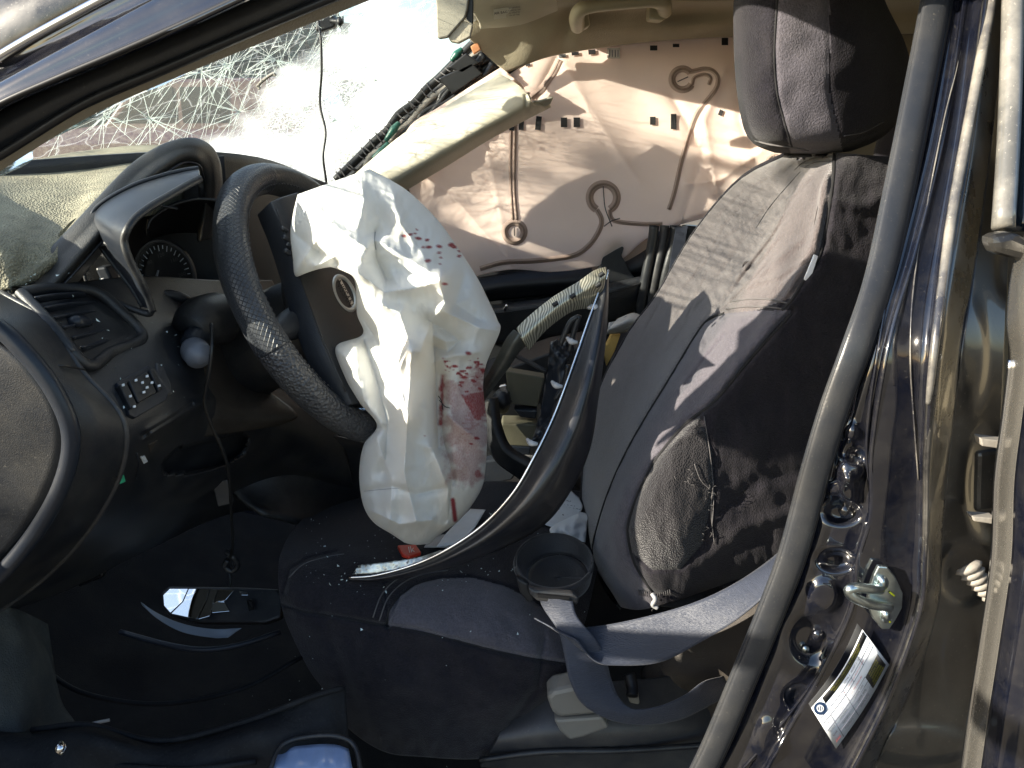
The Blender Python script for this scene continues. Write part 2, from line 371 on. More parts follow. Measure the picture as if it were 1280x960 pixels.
for xs in [[(x - 1.6, z) for x, z in q] for q in ([(-4.35, 1.22), (-3.9, 1.7), (-3.4, 1.72), (-3.4, 1.22)], [(-3.3, 1.22), (-3.3, 1.72), (-2.6, 1.73), (-2.6, 1.22)])]:
    V = [(x, 12.6, z) for x, z in xs] + [(x, 12.63, z) for x, z in xs]
    mesh('side_window', V, [(0, 1, 2, 3), (7, 6, 5, 4), (0, 4, 5, 1), (1, 5, 6, 2), (2, 6, 7, 3), (3, 7, 4, 0)], M['cglass'], pc, False)
for x in (-6.3, -3.35):
    for y in (12.48, 14.05):
        t_ = np.linspace(0, 2 * math.pi, 25)[:-1]; V = [(x + .33 * math.cos(a), y, .33 + .33 * math.sin(a)) for a in t_] + [(x + .33 * math.cos(a), y + .2, .33 + .33 * math.sin(a)) for a in t_]
        mesh('wheel', V, [tuple(range(24)), tuple(range(47, 23, -1))] + [(i, (i + 1) % 24, (i + 1) % 24 + 24, i + 24) for i in range(24)], M['rubberb'], pc)
# ---------------------------------------------------------------- car body shell
body = thing('car_shell', 'black car body framing the open door, with front pillar, centre pillar and roof', 'car body', (.1, 1.3, .25))
def along(lines, Ys, nu, nv, name, m, thick=0, **k):   # lines: list of polylines (same length) swept across
    rows = [[(x, y, Yv) for (x, y) in ln] for ln, Yv in zip(lines, Ys)]
    return loft(name, rows, nu, nv, m, body, thick, **k)
def rs(path, n=7):                                   # even resampling of a 2-D polyline
    P = np.array(path, float); s = np.r_[0, np.cumsum(np.hypot(*np.diff(P, axis=0).T))]; t = np.linspace(0, s[-1], n)
    return [(np.interp(a, s, P[:, 0]), np.interp(a, s, P[:, 1])) for a in t]
K = [rs(p, 8) for p in (
 [(-160, 40), (0, -70), (150, -160)],
 [(-160, 170), (0, 64), (126, -4), (300, -90)],
 [(-160, 182), (0, 73), (138, -4), (312, -88)],
 [(-160, 205), (0, 98), (172, 4), (335, -80)],
 [(-160, 236), (0, 128), (200, 43), (288, 2), (400, -50)],
 [(-160, 250), (0, 143), (170, 70), (318, 4), (430, -50)],
 [(-160, 290), (0, 190), (100, 127), (250, 62), (388, 4), (500, -42)],
 [(-160, 318), (0, 217), (30, 194), (60, 175), (135, 133), (270, 76), (400, 25), (520, -23)])]
pd = along(K[:2], (.66, .60), 3, 30, 'roof_panel', M['paintd'], .004)
tube('chrome_strip', [(x, y, .597) for (x, y) in [( (a[0]+b[0])/2, (a[1]+b[1])/2 ) for a, b in zip(K[1], K[2])]], .0032, M['chrome'], body, 8)
along([K[2], K[3], K[4]], (.603, .590, .572), 10, 30, 'pillar_flange', M['paint'], .004, disp=lambda x, y, A: .004 * np.sin((y + x * .5) * .16))
tube('pillar_seam', [(x, y, .571) for x, y in K[4]], .0022, M['rubberb'], body)
mid = [((a[0] + b[0]) / 2, (a[1] + b[1]) / 2) for a, b in zip(K[5], K[6])]
tube('weatherstrip', [(x, y, .615) for x, y in mid], .0122, M['rubber'], body, 14)
tube('weatherstrip_lip', [(x, y + 4, .605) for x, y in K[6]], .0035, M['rubberb'], body, 8)
along([K[4], K[5], K[6]], (.576, .64, .68), 6, 30, 'pillar_inner', M['paint'], .003)
along([K[6], [((a[0] + b[0]) / 2, (a[1] + b[1]) / 2) for a, b in zip(K[6], K[7])], K[7]], (.650, .652, .660), 10, 40, 'pillar_trim', M['beige'], .006, bev=.001)
# roof and shell that close the cabin (built where they stand round the view)
box('roof_shell', (1.22, 1.41, 1.475), (2.46, 1.32, .03), M['paint'], body)
box('roof_rail', (1.2, .77, 1.43), (2.2, .05, .09), M['paint'], body, bev=.02)
box('roof_rail', (1.1, 2.10, 1.41), (2.4, .05, .08), M['paint'], body, bev=.02)
box('rear_bulkhead', (2.3, 1.4, .85), (.05, 1.5, 1.25), M['head'], body)
box('quarter_panel', (1.75, 2.12, .85), (1.1, .04, 1.1), M['brownp'], body)
box('far_sill', (.2, 2.12, .34), (2.6, .08, .26), M['paint'], body)
box('floor_pan', (.5, 1.38, .225), (3.6, 1.5, .03), M['paint'], body)
box('firewall', (-1.05, 1.4, .55), (.04, 1.5, .75), M['plastic_d'], body)
box('inner_fender', (-.98, .72, .55), (.1, .16, .75), M['paint'], body, bev=.02)
loft('headliner', [[(610, -140, 1.2), (680, -140, 1.2), (900, -140, 1.2), (1300, -140, 1.2)],
 [(590, -60, 1.55), (660, -60, 1.6), (900, -60, 1.6), (1300, -60, 1.5)],
 [(560, -10, 1.78), (660, -2, 1.78), (900, -8, 1.78), (1300, -10, 1.75)],
 [(565, 20, 1.86), (690, 14, 1.86), (900, 10, 1.88), (1300, 10, 1.85)],
 [(590, 52, 1.90), (700, 45, 1.90), (900, 32, 1.91), (1300, 25, 1.9)],
 [(632, 91, 1.93), (712, 66, 1.945), (900, 47, 1.955), (1300, 40, 1.95)]], 70, 130, M['head'], body, .006,
 disp=lambda x, y, A: .006 * np.sin(x * .045 + y * .08) + .018 * np.exp(-((x - 708 - (y - 40) * -.4) / 12.) ** 2) * (y > 5) - .010 * np.exp(-((x - 662) / 20.) ** 2 - ((y - 50) / 28.) ** 2) + .012 * np.exp(-((x - 735) / 22.) ** 2 - ((y - 45) / 18.) ** 2))
loft('rear_side_trim', [[(930, 35, 2.0), (1060, 30, 2.0), (1260, 30, 1.9)], [(940, 120, 2.03), (1080, 120, 2.0), (1260, 120, 1.9)], [(960, 220, 2.05), (1090, 200, 2.0), (1260, 220, 1.9)], [(820, 620, 2.05), (1000, 620, 2.0), (1260, 620, 1.9)]], 20, 20, mat('pillar_olive', (.16, .14, .10), .8), body, .01)
tube('child_seat_back', [(1150, 120, 1.7), (1132, 190, 1.7), (1128, 240, 1.7)], [.05, .06, .06], M['velvet'], body, 12)
# centre pillar: glossy jamb with stamped relief
def tmb(y): return .00036 * max(0, 440 - y)      # the pillar leans inwards above the belt line
BY = [-60, 150, 300, 430, 560, 640, 700, 760, 840, 900, 1010]
cols = [
 ([1175, 1140, 1105, 1065, 1018, 995, 975, 950, 915, 890, 835], .700),
 ([1198, 1165, 1128, 1092, 1055, 1035, 1018, 1000, 970, 945, 900], .672),
 ([1210, 1178, 1142, 1106, 1084, 1082, 1066, 1058, 1020, 985, 925], .668),
 ([1213, 1182, 1146, 1109, 1088, 1087, 1071, 1063, 1026, 991, 931], .655),
 ([1228, 1200, 1175, 1158, 1148, 1148, 1146, 1140, 1112, 1085, 1025], .655),
 ([1238, 1210, 1185, 1166, 1157, 1156, 1154, 1149, 1122, 1096, 1040], .628),
 ([1246, 1224, 1200, 1180, 1166, 1163, 1161, 1156, 1130, 1104, 1050], .630),
 ([1262, 1242, 1224, 1204, 1188, 1180, 1176, 1172, 1148, 1122, 1068], .660),
 ([1285, 1272, 1262, 1256, 1250, 1246, 1242, 1238, 1230, 1225, 1215], .680)]
bumps = [(1052, 500, 12, 26, .006), (1062, 590, 17, 16, -.010), (1068, 570, 10, 9, .006), (1052, 640, 20, 13, .012), (1040, 610, 14, 10, -.007), (1060, 615, 9, 22, -.008), (1045, 700, 20, 12, .010), (1030, 745, 18, 20, -.006), (1012, 800, 24, 26, .009), (1062, 540, 9, 10, -.006), (1000, 870, 18, 14, .007), (960, 925, 16, 26, -.005)]
def bdisp(x, y, A):
    d = np.zeros_like(x)
    for cx, cy, rx, ry, a in bumps:
        q = np.hypot((x - cx) / rx, (y - cy) / ry); d = d + a / (1 + np.exp((q - 1) * 7))
    return d
rows = [[(c[0][i], y, c[1] + tmb(y)) for c in cols[:4]] for i, y in enumerate(BY)]
loft('pillar_flange', rows, 260, 60, M['paint'], body, .003, disp=bdisp, key='bp1')
rows = [[(c[0][i], y, c[1] + tmb(y)) for c in cols[3:6]] for i, y in enumerate(BY)]
loft('pillar_panel', rows, 160, 30, M['paint'], body, .003, key='bp2', disp=lambda x, y, A: .0012 * np.sin(y * .021 + x * .05))
rows = [[(c[0][i], y, c[1] + tmb(y)) for c in cols[5:8]] for i, y in enumerate(BY)]
loft('pillar_ridge', rows, 160, 24, M['paintd'], body, .003, key='bp3')
M['ridge'] = mat('ridge_highlight_and_dust', (.03, .03, .035), .22, coat=.8, dust=.75, dcol=(.36, .33, .27), dscale=10)  # dust plus the ridge's bright reflection, put into a pale colour
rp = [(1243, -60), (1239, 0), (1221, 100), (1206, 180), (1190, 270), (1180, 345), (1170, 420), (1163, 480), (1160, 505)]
tube('ridge_highlight_bead', [(x, y, surfY('bp3', x, y) - .0005) for x, y in rp], [.0042, .0045, .0045, .0045, .0042, .0038, .003, .002], M['ridge'], body, 10)  # added bead carrying the painted highlight down the ridge
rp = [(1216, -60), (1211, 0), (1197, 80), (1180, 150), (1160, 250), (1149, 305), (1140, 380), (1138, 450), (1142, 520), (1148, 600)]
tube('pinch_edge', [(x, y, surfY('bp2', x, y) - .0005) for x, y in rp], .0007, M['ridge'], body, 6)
rows = [[(c[0][i], y, c[1] + tmb(y)) for c in cols[7:]] for i, y in enumerate(BY)]
def jd(x, y, A):
    d = np.zeros_like(x)
    for cx, cy, rx, ry, a in [(1238, 610, 26, 62, .008), (1205, 720, 30, 34, .006), (1150, 930, 60, 22, -.006), (1215, 440, 18, 60, -.004), (1200, 830, 22, 60, .004), (1262, 330, 16, 40, .006)]:
        q = np.hypot((x - cx) / rx, (y - cy) / ry); d = d + a / (1 + np.exp((q - 1) * 9))
    return d
loft('door_jamb', rows, 200, 40, M['jamb'], body, .003, key='bp4', disp=jd)
sp = [(1178, -60), (1171, 0), (1150, 110), (1124, 240), (1100, 350), (1073, 430), (1044, 510), (1020, 590), (993, 690), (965, 765), (930, 850), (892, 940), (860, 1000)]
tube('door_seal', [(x, y, .665 + tmb(y)) for x, y in sp], [.0132, .0130, .0124, .0120, .0118, .0115], M['rubber'], body, 20, flat=.38)
tube('seal_lip', [(x + 18 - i * .4, y, .672 + tmb(y)) for i, (x, y) in enumerate(sp)], .0028, M['rubberb'], body, 8)
tube('seal_bead', [(x - 15, y, .672 + tmb(y)) for i, (x, y) in enumerate(sp)], .0042, M['rubber'], body, 8)
for a, r_ in (([(1106, 385), (1097, 440), (1088, 500), (1083, 560), (1086, 600), (1090, 625), (1080, 665), (1068, 720), (1060, 770), (1030, 830), (985, 895), (925, 965)], .0018), ([(1085, 415), (1065, 480), (1046, 540), (1040, 590), (1020, 640), (1005, 690)], .0015)):
    tube('weld_edge', [(x, y, surfY('bp1', x, y) - .001) for x, y in a], r_, M['paint'], body, 6)
for x, y, r_ in ((1007, 812, 5), (1023, 795, 8), (1058, 640, 9), (1046, 508, 9)):
    Y = surfY('bp1', x, y); V = []; k = 14
    for s, l in ((1, -.001), (.8, -.004)):
        V += [tuple(W(x + r_ * s * math.cos(a * 6.283 / k), y + r_ * s * math.sin(a * 6.283 / k), Y + l)) for a in range(k)]
    mesh('bolt' if r_ < 6 else 'plug', V, [tuple(range(k, 2 * k))] + [(i, (i + 1) % k, (i + 1) % k + k, i + k) for i in range(k)], M['zinc'] if r_ < 6 else M['paint'], body)
# kick sill and threshold along the bottom
loft('door_sill', [[(-60, 900, .80), (40, 912, .79), (110, 905, .78), (200, 926, .77), (300, 905, .77), (390, 872, .78), (432, 858, .80)],
 [(-60, 935, .75), (40, 940, .74), (110, 935, .73), (200, 952, .73), (300, 938, .73), (400, 930, .74), (436, 925, .76)],
 [(-60, 1080, .68), (40, 1080, .68), (110, 1080, .68), (200, 1080, .68), (300, 1080, .68), (400, 1080, .68), (448, 1080, .68)]], 30, 60, M['sill'], body, .006, key='sill', disp=lambda x, y, A: .006 * np.sin(x * .035) * np.sin(y * .05))
tube('sill_edge', [(40, 912, .785), (110, 906, .775), (200, 926, .763), (300, 904, .763), (390, 871, .775), (428, 860, .79)], .0035, M['sill'], body, 8)
# front wing and the front door standing wide open, left of the picture
loft('front_wing', [[(-1.9, .60, .30), (-1.2, .56, .30), (-.78, .62, .30)], [(-1.9, .56, .60), (-1.2, .53, .60), (-.78, .60, .60)], [(-1.9, .60, .86), (-1.2, .56, .90), (-.74, .62, .95)], [(-1.9, .72, .90), (-1.2, .70, .95), (-.72, .72, 1.0)]], 20, 30, M['paint'], body, .01, world=True)
fdo = thing('front_door', 'black front door standing wide open beside the dashboard', 'car door', (-.74, .58, .3))
def dw(s, z, o=0): return (-.74 - .42 * s + o * .9, .58 - .91 * s + o * -.42, z)
loft('outer_skin', [[dw(0, .32, -.05), dw(.5, .30, -.06), dw(1.0, .34, -.05)], [dw(0, .62, -.07), dw(.5, .62, -.08), dw(1.02, .62, -.07)], [dw(0, .92, -.04), dw(.5, .95, -.05), dw(1.02, .98, -.04)]], 16, 24, M['paint'], fdo, .008, world=True)
loft('door_card', [[dw(0, .32, .02), dw(.5, .30, .02), dw(1.0, .34, .02)], [dw(0, .62, .06), dw(.5, .62, .07), dw(1.02, .62, .05)], [dw(0, .92, .02), dw(.5, .95, .02), dw(1.02, .98, .02)]], 16, 24, M['plastic'], fdo, .01, world=True)
tube('window_frame', [dw(.05, .94), dw(.45, 1.22), dw(.85, 1.34), dw(1.04, 1.30), dw(1.05, .98)], .018, M['paint'], fdo, 10, world=True)
# ---------------------------------------------------------------- rear door
rd = thing('rear_door', 'black rear door edge standing open behind the centre pillar', 'car door', (.5, .55, .3))
DE = [(1268, -60), (1262, 150), (1254, 285)]
tube('window_frame', [(x, y, .612 + tmb(y)) for x, y in DE], .0088, mat('dusty_bright_frame', (.10, .098, .09), .3, coat=.8, dust=.5, dcol=(.42, .39, .33)), rd, 12)
DL = [(1300, 280), (1280, 330), (1272, 400), (1276, 450), (1268, 520), (1258, 600), (1254, 700), (1240, 800), (1226, 890), (1212, 990)]
loft('edge_flange', [[(x - 14, y, .640) for x, y in DL], [(x, y, .612) for x, y in DL], [(x + 10, y, .600) for x, y in DL]], 14, 120, mat('pale_door_edge', (.22, .21, .19), .22, metal=.7, coat=.5, dust=.15, dcol=(.3, .28, .24), dscale=12), rd, .003)  # edge paler and more metallic than the rest of the door
loft('outer_skin', [[(x + 10, y, .599) for x, y in DL], [(x + 40, y, .575) for x, y in DL], [(x + 110, y, .56) for x, y in DL], [(x + 420, y, .53) for x, y in DL], [(x + 900, y, .54) for x, y in DL]], 30, 60, M['paint'], rd, .003)
loft('window_glass', [[(1275, -60, .63 + tmb(-60)), (1268, 120, .63 + tmb(120)), (1262, 288, .63 + tmb(288))], [(1700, -60, .62 + tmb(-60)), (1700, 120, .62 + tmb(120)), (1700, 288, .62 + tmb(288))], [(2150, -60, .62 + tmb(-60)), (2150, 120, .62 + tmb(120)), (2150, 288, .62 + tmb(288))]], 16, 16, M['cglass'], rd, .003)
tube('top_frame', [(1262, -62, .612 + tmb(-62)), (1700, -62, .605 + tmb(-62)), (2150, -55, .60 + tmb(-62))], .012, M['paint'], rd, 10)
tube('edge_seam', [(x - 13, y, .636) for x, y in DL[3:]], .0025, M['chrome'], rd, 6)
prism('hinge_bracket', [(1226, 548), (1258, 552), (1257, 562), (1228, 558)], .645, .012, M['boot'], rd)
prism('hinge_bracket', [(1216, 646), (1246, 648), (1245, 656), (1218, 652)], .645, .012, M['boot'], rd)
prism('hinge_plate', [(1222, 566), (1252, 562), (1248, 640), (1220, 642)], .66, .008, M['jamb'], rd, .004)
parts = []
for i in range(6):
    x = 1208 + i * 5.2; y = 706 + i * 7.2
    parts.append(tube('x', [(x, y, .655), (x + 3, y + 4, .653), (x + 5, y + 7, .652)], [.010 - .0008 * i, .013 - .0011 * i, .0098 - .0008 * i], None, seg=14, n=7, mesh_out=False))
join('wiring_boot', parts, M['boot'], rd)
prism('latch_cover', [(1238, 296), (1268, 290), (1290, 300), (1290, 330), (1262, 322), (1244, 318)], .62, .02, M['jamb'], rd, .006)
box('door_card', (.62, .40, .62), (.05, .5, .7), M['plastic'], rd, (0, 0, R(8))) if False else None
# ---------------------------------------------------------------- door striker
st = thing('door_striker', 'zinc plated door striker loop bolted to the glossy centre pillar', 'striker', tuple(W(1108, 750, .64)))
pl = [(1099, 708), (1110, 709), (1120, 722), (1129, 742), (1128, 760), (1120, 775), (1112, 787), (1103, 787), (1092, 774), (1085, 756), (1087, 738), (1093, 720)]
yb = surfY('bp2', 1110, 750)
o = prism('base_plate', pl, [yb - .009 + (p[0] - 1107) * .00008 for p in pl], .005, M['zinc'], st, .0012)
arm1 = [(1100, 737, yb - .012), (1090, 736, yb - .022), (1075, 735, yb - .03), (1065, 735, yb - .034), (1061, 739, yb - .034), (1066, 746, yb - .034), (1078, 752, yb - .03), (1092, 756, yb - .022), (1112, 759, yb - .012)]
tube('loop', arm1, .0046, M['zinc'], st, 12)
for x, y in ((1104, 729), (1108, 770)):
    r_ = 5.5; V = []; k = 6
    for s, l in ((1.3, -.0095), (1.3, -.0105), (1, -.011), (.9, -.014)):
        kk = 18; V += [tuple(W(x + r_ * s * math.cos(a * 6.283 / kk), y + 1.25 * r_ * s * math.sin(a * 6.283 / kk), yb + l)) for a in range(kk)]
    F = [tuple(range(54, 72))] + [(j * 18 + i, j * 18 + (i + 1) % 18, (j + 1) * 18 + (i + 1) % 18, (j + 1) * 18 + i) for j in range(3) for i in range(18)]
    mesh('bolt', V, F, M['zinc'], st)
for a in ([(1112, 740), (1118, 745)], [(1104, 768), (1113, 778)]):
    tube('paint_mark', [(x, y, yb - .0098) for x, y in a], .0009, mat('yellow_paint_mark', (.7, .75, .02), .5), st, 6)
# ---------------------------------------------------------------- tyre placard
lb = thing('tire_placard', 'white tyre and loading placard stuck low on the centre pillar', 'label', tuple(W(1062, 860, .65)))
C0, C1, C2, C3 = np.array([1078, 787.]), np.array([1111.5, 831.]), np.array([1045, 936.]), np.array([1014, 885.])   # top, right, bottom, left
def lp(s, t):                                        # s along the long way from the left corner, t across
    a = C3 + (C0 - C3) * s; b = C2 + (C1 - C2) * s; bow = 7 * math.sin(math.pi * s)
    q = a * (1 - t) + b * t; return q + np.array([.72, .55]) * bow * (1 - .55 * t)
_pts = [(x, y) for x in (1014, 1040, 1062, 1085, 1111) for y in (787, 831, 860, 885, 936)]; _pts = [C0, C1, C2, C3, (C0 + C1) / 2, (C1 + C2) / 2, (C2 + C3) / 2, (C3 + C0) / 2, (C0 + C2) / 2]
_A = np.array([[1, p[0] - 1062, p[1] - 860] for p in _pts]); _b = np.array([surfY('bp2', *p) for p in _pts]); _c = np.linalg.lstsq(_A, _b, rcond=None)[0]; _c[0] += min(0, (_b - _A @ _c).min())
LY = lambda x, y: float(_c[0] + _c[1] * (x - 1062) + _c[2] * (y - 860))
def lquad(name, s0, s1, t0, t1, m, lift, n=12):
    V = []
    for i in range(n + 1):
        for t in (t0, t1):
            q = lp(s0 + (s1 - s0) * i / n, t); V.append(tuple(W(q[0], q[1], LY(*q) - lift)))
    o = mesh(name, V, [(2 * i, 2 * i + 1, 2 * i + 3, 2 * i + 2) for i in range(n)], m, lb); s = o.modifiers.new('s', 'SOLIDIFY'); s.thickness = .0003; return o
lquad('backing', 0, 1, 0, 1, M['labelw'], .0030)
lquad('banner', .16, .99, .03, .17, M['black'], .0034)
lquad('notice_panel', .70, .97, .62, .93, M['black'], .0034)
for a, b, c, d in ((.02, .98, .30, .306), (.02, .98, .42, .426), (.02, .70, .60, .606), (.40, .405, .30, .98), (.14, .145, .42, .98), (.56, .565, .30, .42), (.76, .765, .19, .42), (.405, .70, .72, .725), (.405, .70, .84, .845), (.145, .40, .72, .725), (.145, .40, .84, .845)):
    lquad('rule', a, b, c, d, M['ink'], .0034)
def ltext(s, s0, t0, size, m, name='lettering', sq=1.):
    q = lp(s0, t0); o = text(name, s, 0, 0, 1., 1., 0, m, lb); me = o.data
    k_ = size / 117.; cr_ = size / 60.; org = ORG[lb.name]
    for v in me.vertices:
        w_ = v.co + org; a = proj(np.array(w_)); x = a[0]; y = -a[1]; f = 1 if w_.y > .9999 else 0
        q = lp(s0 + x * k_ * sq, t0 - y * cr_); v.co = W(q[0], q[1], LY(*q) - .0041 - .0003 * f) - org
    me.update(); return o
ltext('TIRE AND LOADING INFORMATION', .58, .078, 4.0, M['inky'], sq=1.05)
ltext('RENSEIGNEMENTS SUR LES PNEUS ET LE CHARGEMENT', .58, .135, 2.5, M['inky'], sq=1.0)
ltext('SEATING CAPACITY   TOTAL 5   FRONT 2   REAR 3', .5, .235, 3.4, M['ink'])
ltext('The combined weight of occupants and cargo should never exceed', .5, .36, 2.6, M['inkred'])
for (s, a, b) in (('TIRE', .08, .5), ('FRONT', .08, .66), ('REAR', .08, .78), ('SPARE', .08, .91)): ltext(s, a, b, 3.4, M['inkred'] if b > .85 else M['ink'])
for (s, a, b) in (('SIZE', .27, .52), ('P205/55R16', .27, .66), ('P205/55R16', .27, .78), ('T125/70D16', .27, .91), ('COLD TIRE PRESSURE', .55, .52), ('230KPA, 33PSI', .55, .66), ('230KPA, 33PSI', .55, .78), ('420KPA, 60PSI', .55, .91)): ltext(s, a, b, 3.1, M['inkred'] if b < .55 else M['ink'])
for s, b in (('SEE OWNER\'S', .66), ('MANUAL FOR', .72), ('ADDITIONAL', .78), ('INFORMATION', .84), ('VOIR LE MANUEL', .90)): ltext(s, .835, b, 3.2, M['inky'])
q = lp(.085, .12); k = 22
def disc(name, cx, cy, r0, r1, m, par, Yf, lift, sq=1., hole=False):
    V = []
    for r_ in (r0, r1):
        V += [tuple(W(cx + r_ * math.cos(i * 6.283 / k), cy + sq * r_ * math.sin(i * 6.283 / k), Yf(cx + r_ * math.cos(i * 6.283 / k), cy + sq * r_ * math.sin(i * 6.283 / k)) - lift)) for i in range(k)]
    F = [(i, (i + 1) % k, (i + 1) % k + k, i + k) for i in range(k)]
    if not hole: F.append(tuple(range(k)))
    o = mesh(name, V, F, m, par, False); s = o.modifiers.new('s', 'SOLIDIFY'); s.thickness = .0004; return o
disc('tyre_symbol', q[0] + 1, q[1] + 2, 5, 8.2, M['navy'], lb, LY, .0036)
disc('tyre_symbol_ring', q[0] + 1, q[1] + 2, 3.2, 4.4, M['labelw'], lb, LY, .0043, hole=True)
for dx in (-1.2, 1.2): tube('tyre_symbol_bar', [(q[0] + 1 + dx, q[1] - 1, LY(*q) - .0045), (q[0] + 1 + dx, q[1] + 5, LY(*q) - .0045)], .0003, M['labelw'], lb, 4)
# ---------------------------------------------------------------- windshield
wsrows = [[(-1.10, .66, .92), (-1.55, 1.40, .86), (-1.15, 2.08, .84)],
          [tuple(W(-60, 250, .70)), (-1.30, 1.40, 1.00), tuple(W(340, 305, 2.06))],
          [tuple(W(60, 176, .735)), (-1.03, 1.42, 1.15), tuple(W(430, 220, 2.05))],
          [tuple(W(270, 72, .80)), (-.60, 1.38, 1.33), tuple(W(530, 125, 2.04))],
          [tuple(W(440, 0, .86)), (-.26, 1.36, 1.43), tuple(W(612, 48, 2.03))],
          [(-.06, .9, 1.43), (-.10, 1.35, 1.46), (.0, 2.0, 1.43)]]
CR = [(262, 190), (300, 160), (330, 130), (352, 105), (392, 78), (440, 30), (470, -60), (500, -60), (500, 40), (520, 100), (560, 160), (430, 240), (300, 330), (240, 260)]
def crush(x, y):
    d = dpoly(x, y, CR + CR[:1]); s = np.where(inpoly(x, y, CR), 1, -1) * d
    P = np.stack([x, y, np.zeros_like(x)], -1)
    return np.clip(.5 + s / 26. + 1.1 * nz(P, .021, 4), 0, 1)
def glass_mat():
    m = bpy.data.materials.new('shattered_laminated_glass'); m.use_nodes = True; t = m.node_tree; N = t.nodes; L = t.links; N.clear()
    out = N.new('ShaderNodeOutputMaterial'); tc = N.new('ShaderNodeTexCoord')
    tr = N.new('ShaderNodeBsdfTransparent'); tr.inputs[0].default_value = (.93, .97, .955, 1)
    gl = N.new('ShaderNodeBsdfGlossy'); gl.inputs['Roughness'].default_value = .05; gl.inputs[0].default_value = (1, 1, 1, 1)
    fr = N.new('ShaderNodeFresnel'); fr.inputs[0].default_value = 1.3
    clear = N.new('ShaderNodeMixShader'); L.new(fr.outputs[0], clear.inputs[0]); L.new(tr.outputs[0], clear.inputs[1]); L.new(gl.outputs[0], clear.inputs[2])
    tl = N.new('ShaderNodeBsdfTranslucent'); tl.inputs[0].default_value = (.90, .95, .93, 1); df = N.new('ShaderNodeBsdfDiffuse'); df.inputs[0].default_value = (.65, .70, .68, 1)
    fro = N.new('ShaderNodeMixShader'); fro.inputs[0].default_value = .3; L.new(tl.outputs[0], fro.inputs[1]); L.new(df.outputs[0], fro.inputs[2])
    at = N.new('ShaderNodeAttribute'); at.attribute_name = 'crush'
    def vor(scale, width, st=None):
        nn = N.new('ShaderNodeTexNoise'); nn.inputs['Scale'].default_value = scale * .6; L.new(tc.outputs['Object'], nn.inputs['Vector'])
        va = N.new('ShaderNodeMixRGB'); va.blend_type = 'LINEAR_LIGHT'; va.inputs[0].default_value = .05; L.new(tc.outputs['Object'], va.inputs[1]); L.new(nn.outputs['Color'], va.inputs[2])
        src = va.outputs[0]
        if st:
            mp = N.new('ShaderNodeMapping'); mp.inputs['Scale'].default_value = st; mp.inputs['Rotation'].default_value = (.5, .3, .7); L.new(src, mp.inputs[0]); src = mp.outputs[0]
        v = N.new('ShaderNodeTexVoronoi'); v.feature = 'DISTANCE_TO_EDGE'; v.inputs['Scale'].default_value = scale; L.new(src, v.inputs['Vector'])
        r = N.new('ShaderNodeMapRange'); r.inputs[1].default_value = 0; r.inputs[2].default_value = width; r.inputs[3].default_value = 1; r.inputs[4].default_value = 0; L.new(v.outputs[0], r.inputs[0]); return r.outputs[0]
    fine = vor(58, .10); coarse = vor(14, .035, (1, 2.2, 1)); mid_ = vor(30, .05)
    no = N.new('ShaderNodeTexNoise'); no.inputs['Scale'].default_value = 7; no.inputs['Detail'].default_value = 6; L.new(tc.outputs['Object'], no.inputs['Vector'])
    nr = N.new('ShaderNodeMapRange'); nr.inputs[1].default_value = .36; nr.inputs[2].default_value = .58; nr.inputs[3].default_value = .22; nr.inputs[4].default_value = 1.; L.new(no.outputs[0], nr.inputs[0])
    def mth(op, a, b):
        q = N.new('ShaderNodeMath'); q.operation = op; q.use_clamp = True
        for i, s in enumerate((a, b)):
            if isinstance(s, (int, float)): q.inputs[i].default_value = s
            else: L.new(s, q.inputs[i])
        return q.outputs[0]
    haze = mth('MULTIPLY', at.outputs['Fac'], nr.outputs[0])
    cr_ = mth('MULTIPLY', mth('MAXIMUM', fine, mid_), at.outputs['Fac'])
    f = mth('MAXIMUM', mth('MULTIPLY', haze, .90), cr_)
    f = mth('MAXIMUM', f, mth('MULTIPLY', coarse, .25)); f = mth('ADD', f, .06)
    mix = N.new('ShaderNodeMixShader'); L.new(f, mix.inputs[0]); L.new(clear.outputs[0], mix.inputs[1]); L.new(fro.outputs[0], mix.inputs[2]); L.new(mix.outputs[0], out.inputs[0]); return m
A = np.array(wsrows, float); NU, NV = 150, 170
WG = np.swapaxes(cr1(np.swapaxes(cr1(A, NU), 0, 1), NV), 0, 1)
WG[..., 2] += .004 * nz(WG, 9, 3)
pq = proj(WG)
ws = mesh('windshield', WG.reshape(-1, 3), gridfaces(NU, NV), glass_mat(), None, True, attr={'crush': crush(pq[..., 0], pq[..., 1]).reshape(-1)})
tag(ws, 'shattered windshield with white crushed glass and long cracks', 'windshield')
def wsat(px, py):
    k = np.argmin((pq[..., 0] - px) ** 2 + (pq[..., 1] - py) ** 2); return np.unravel_index(k, pq.shape[:2])
M['crack'] = mat('crack_edges', (.92, .97, .95), .3, trans=.75)
from mathutils.bvhtree import BVHTree
WT = BVHTree.FromPolygons([Vector(v) for v in WG.reshape(-1, 3)], [tuple(int(i) for i in f) for f in gridfaces(NU, NV)])
def on_ws(px, py, lift=.003):
    o_ = Vector((0, 0, CAMH)); d = (W(px, py, 1.) - o_).normalized(); h = WT.ray_cast(o_, d)
    if h[0] is None:
        i, j = wsat(px, py); h = (Vector(WG[i, j]),)
    return h[0] - d * lift
parts = []; rnd = random.Random(5)
def crackline(x, y, a, L, w):
    pts = []; n = max(3, int(L / 14))
    for i in range(n + 1):
        pts.append(on_ws(x, y)); a += rnd.gauss(0, .035); x += math.cos(a) * L / n; y -= math.sin(a) * L / n
        if x < -20 or y < -30 or y > 235 or x > 620: break
    if len(pts) < 3: return
    parts.append(tube('x', [tuple(p) for p in pts], [w, w * .8, w * .3], None, seg=4, n=len(pts), world=True, mesh_out=False))
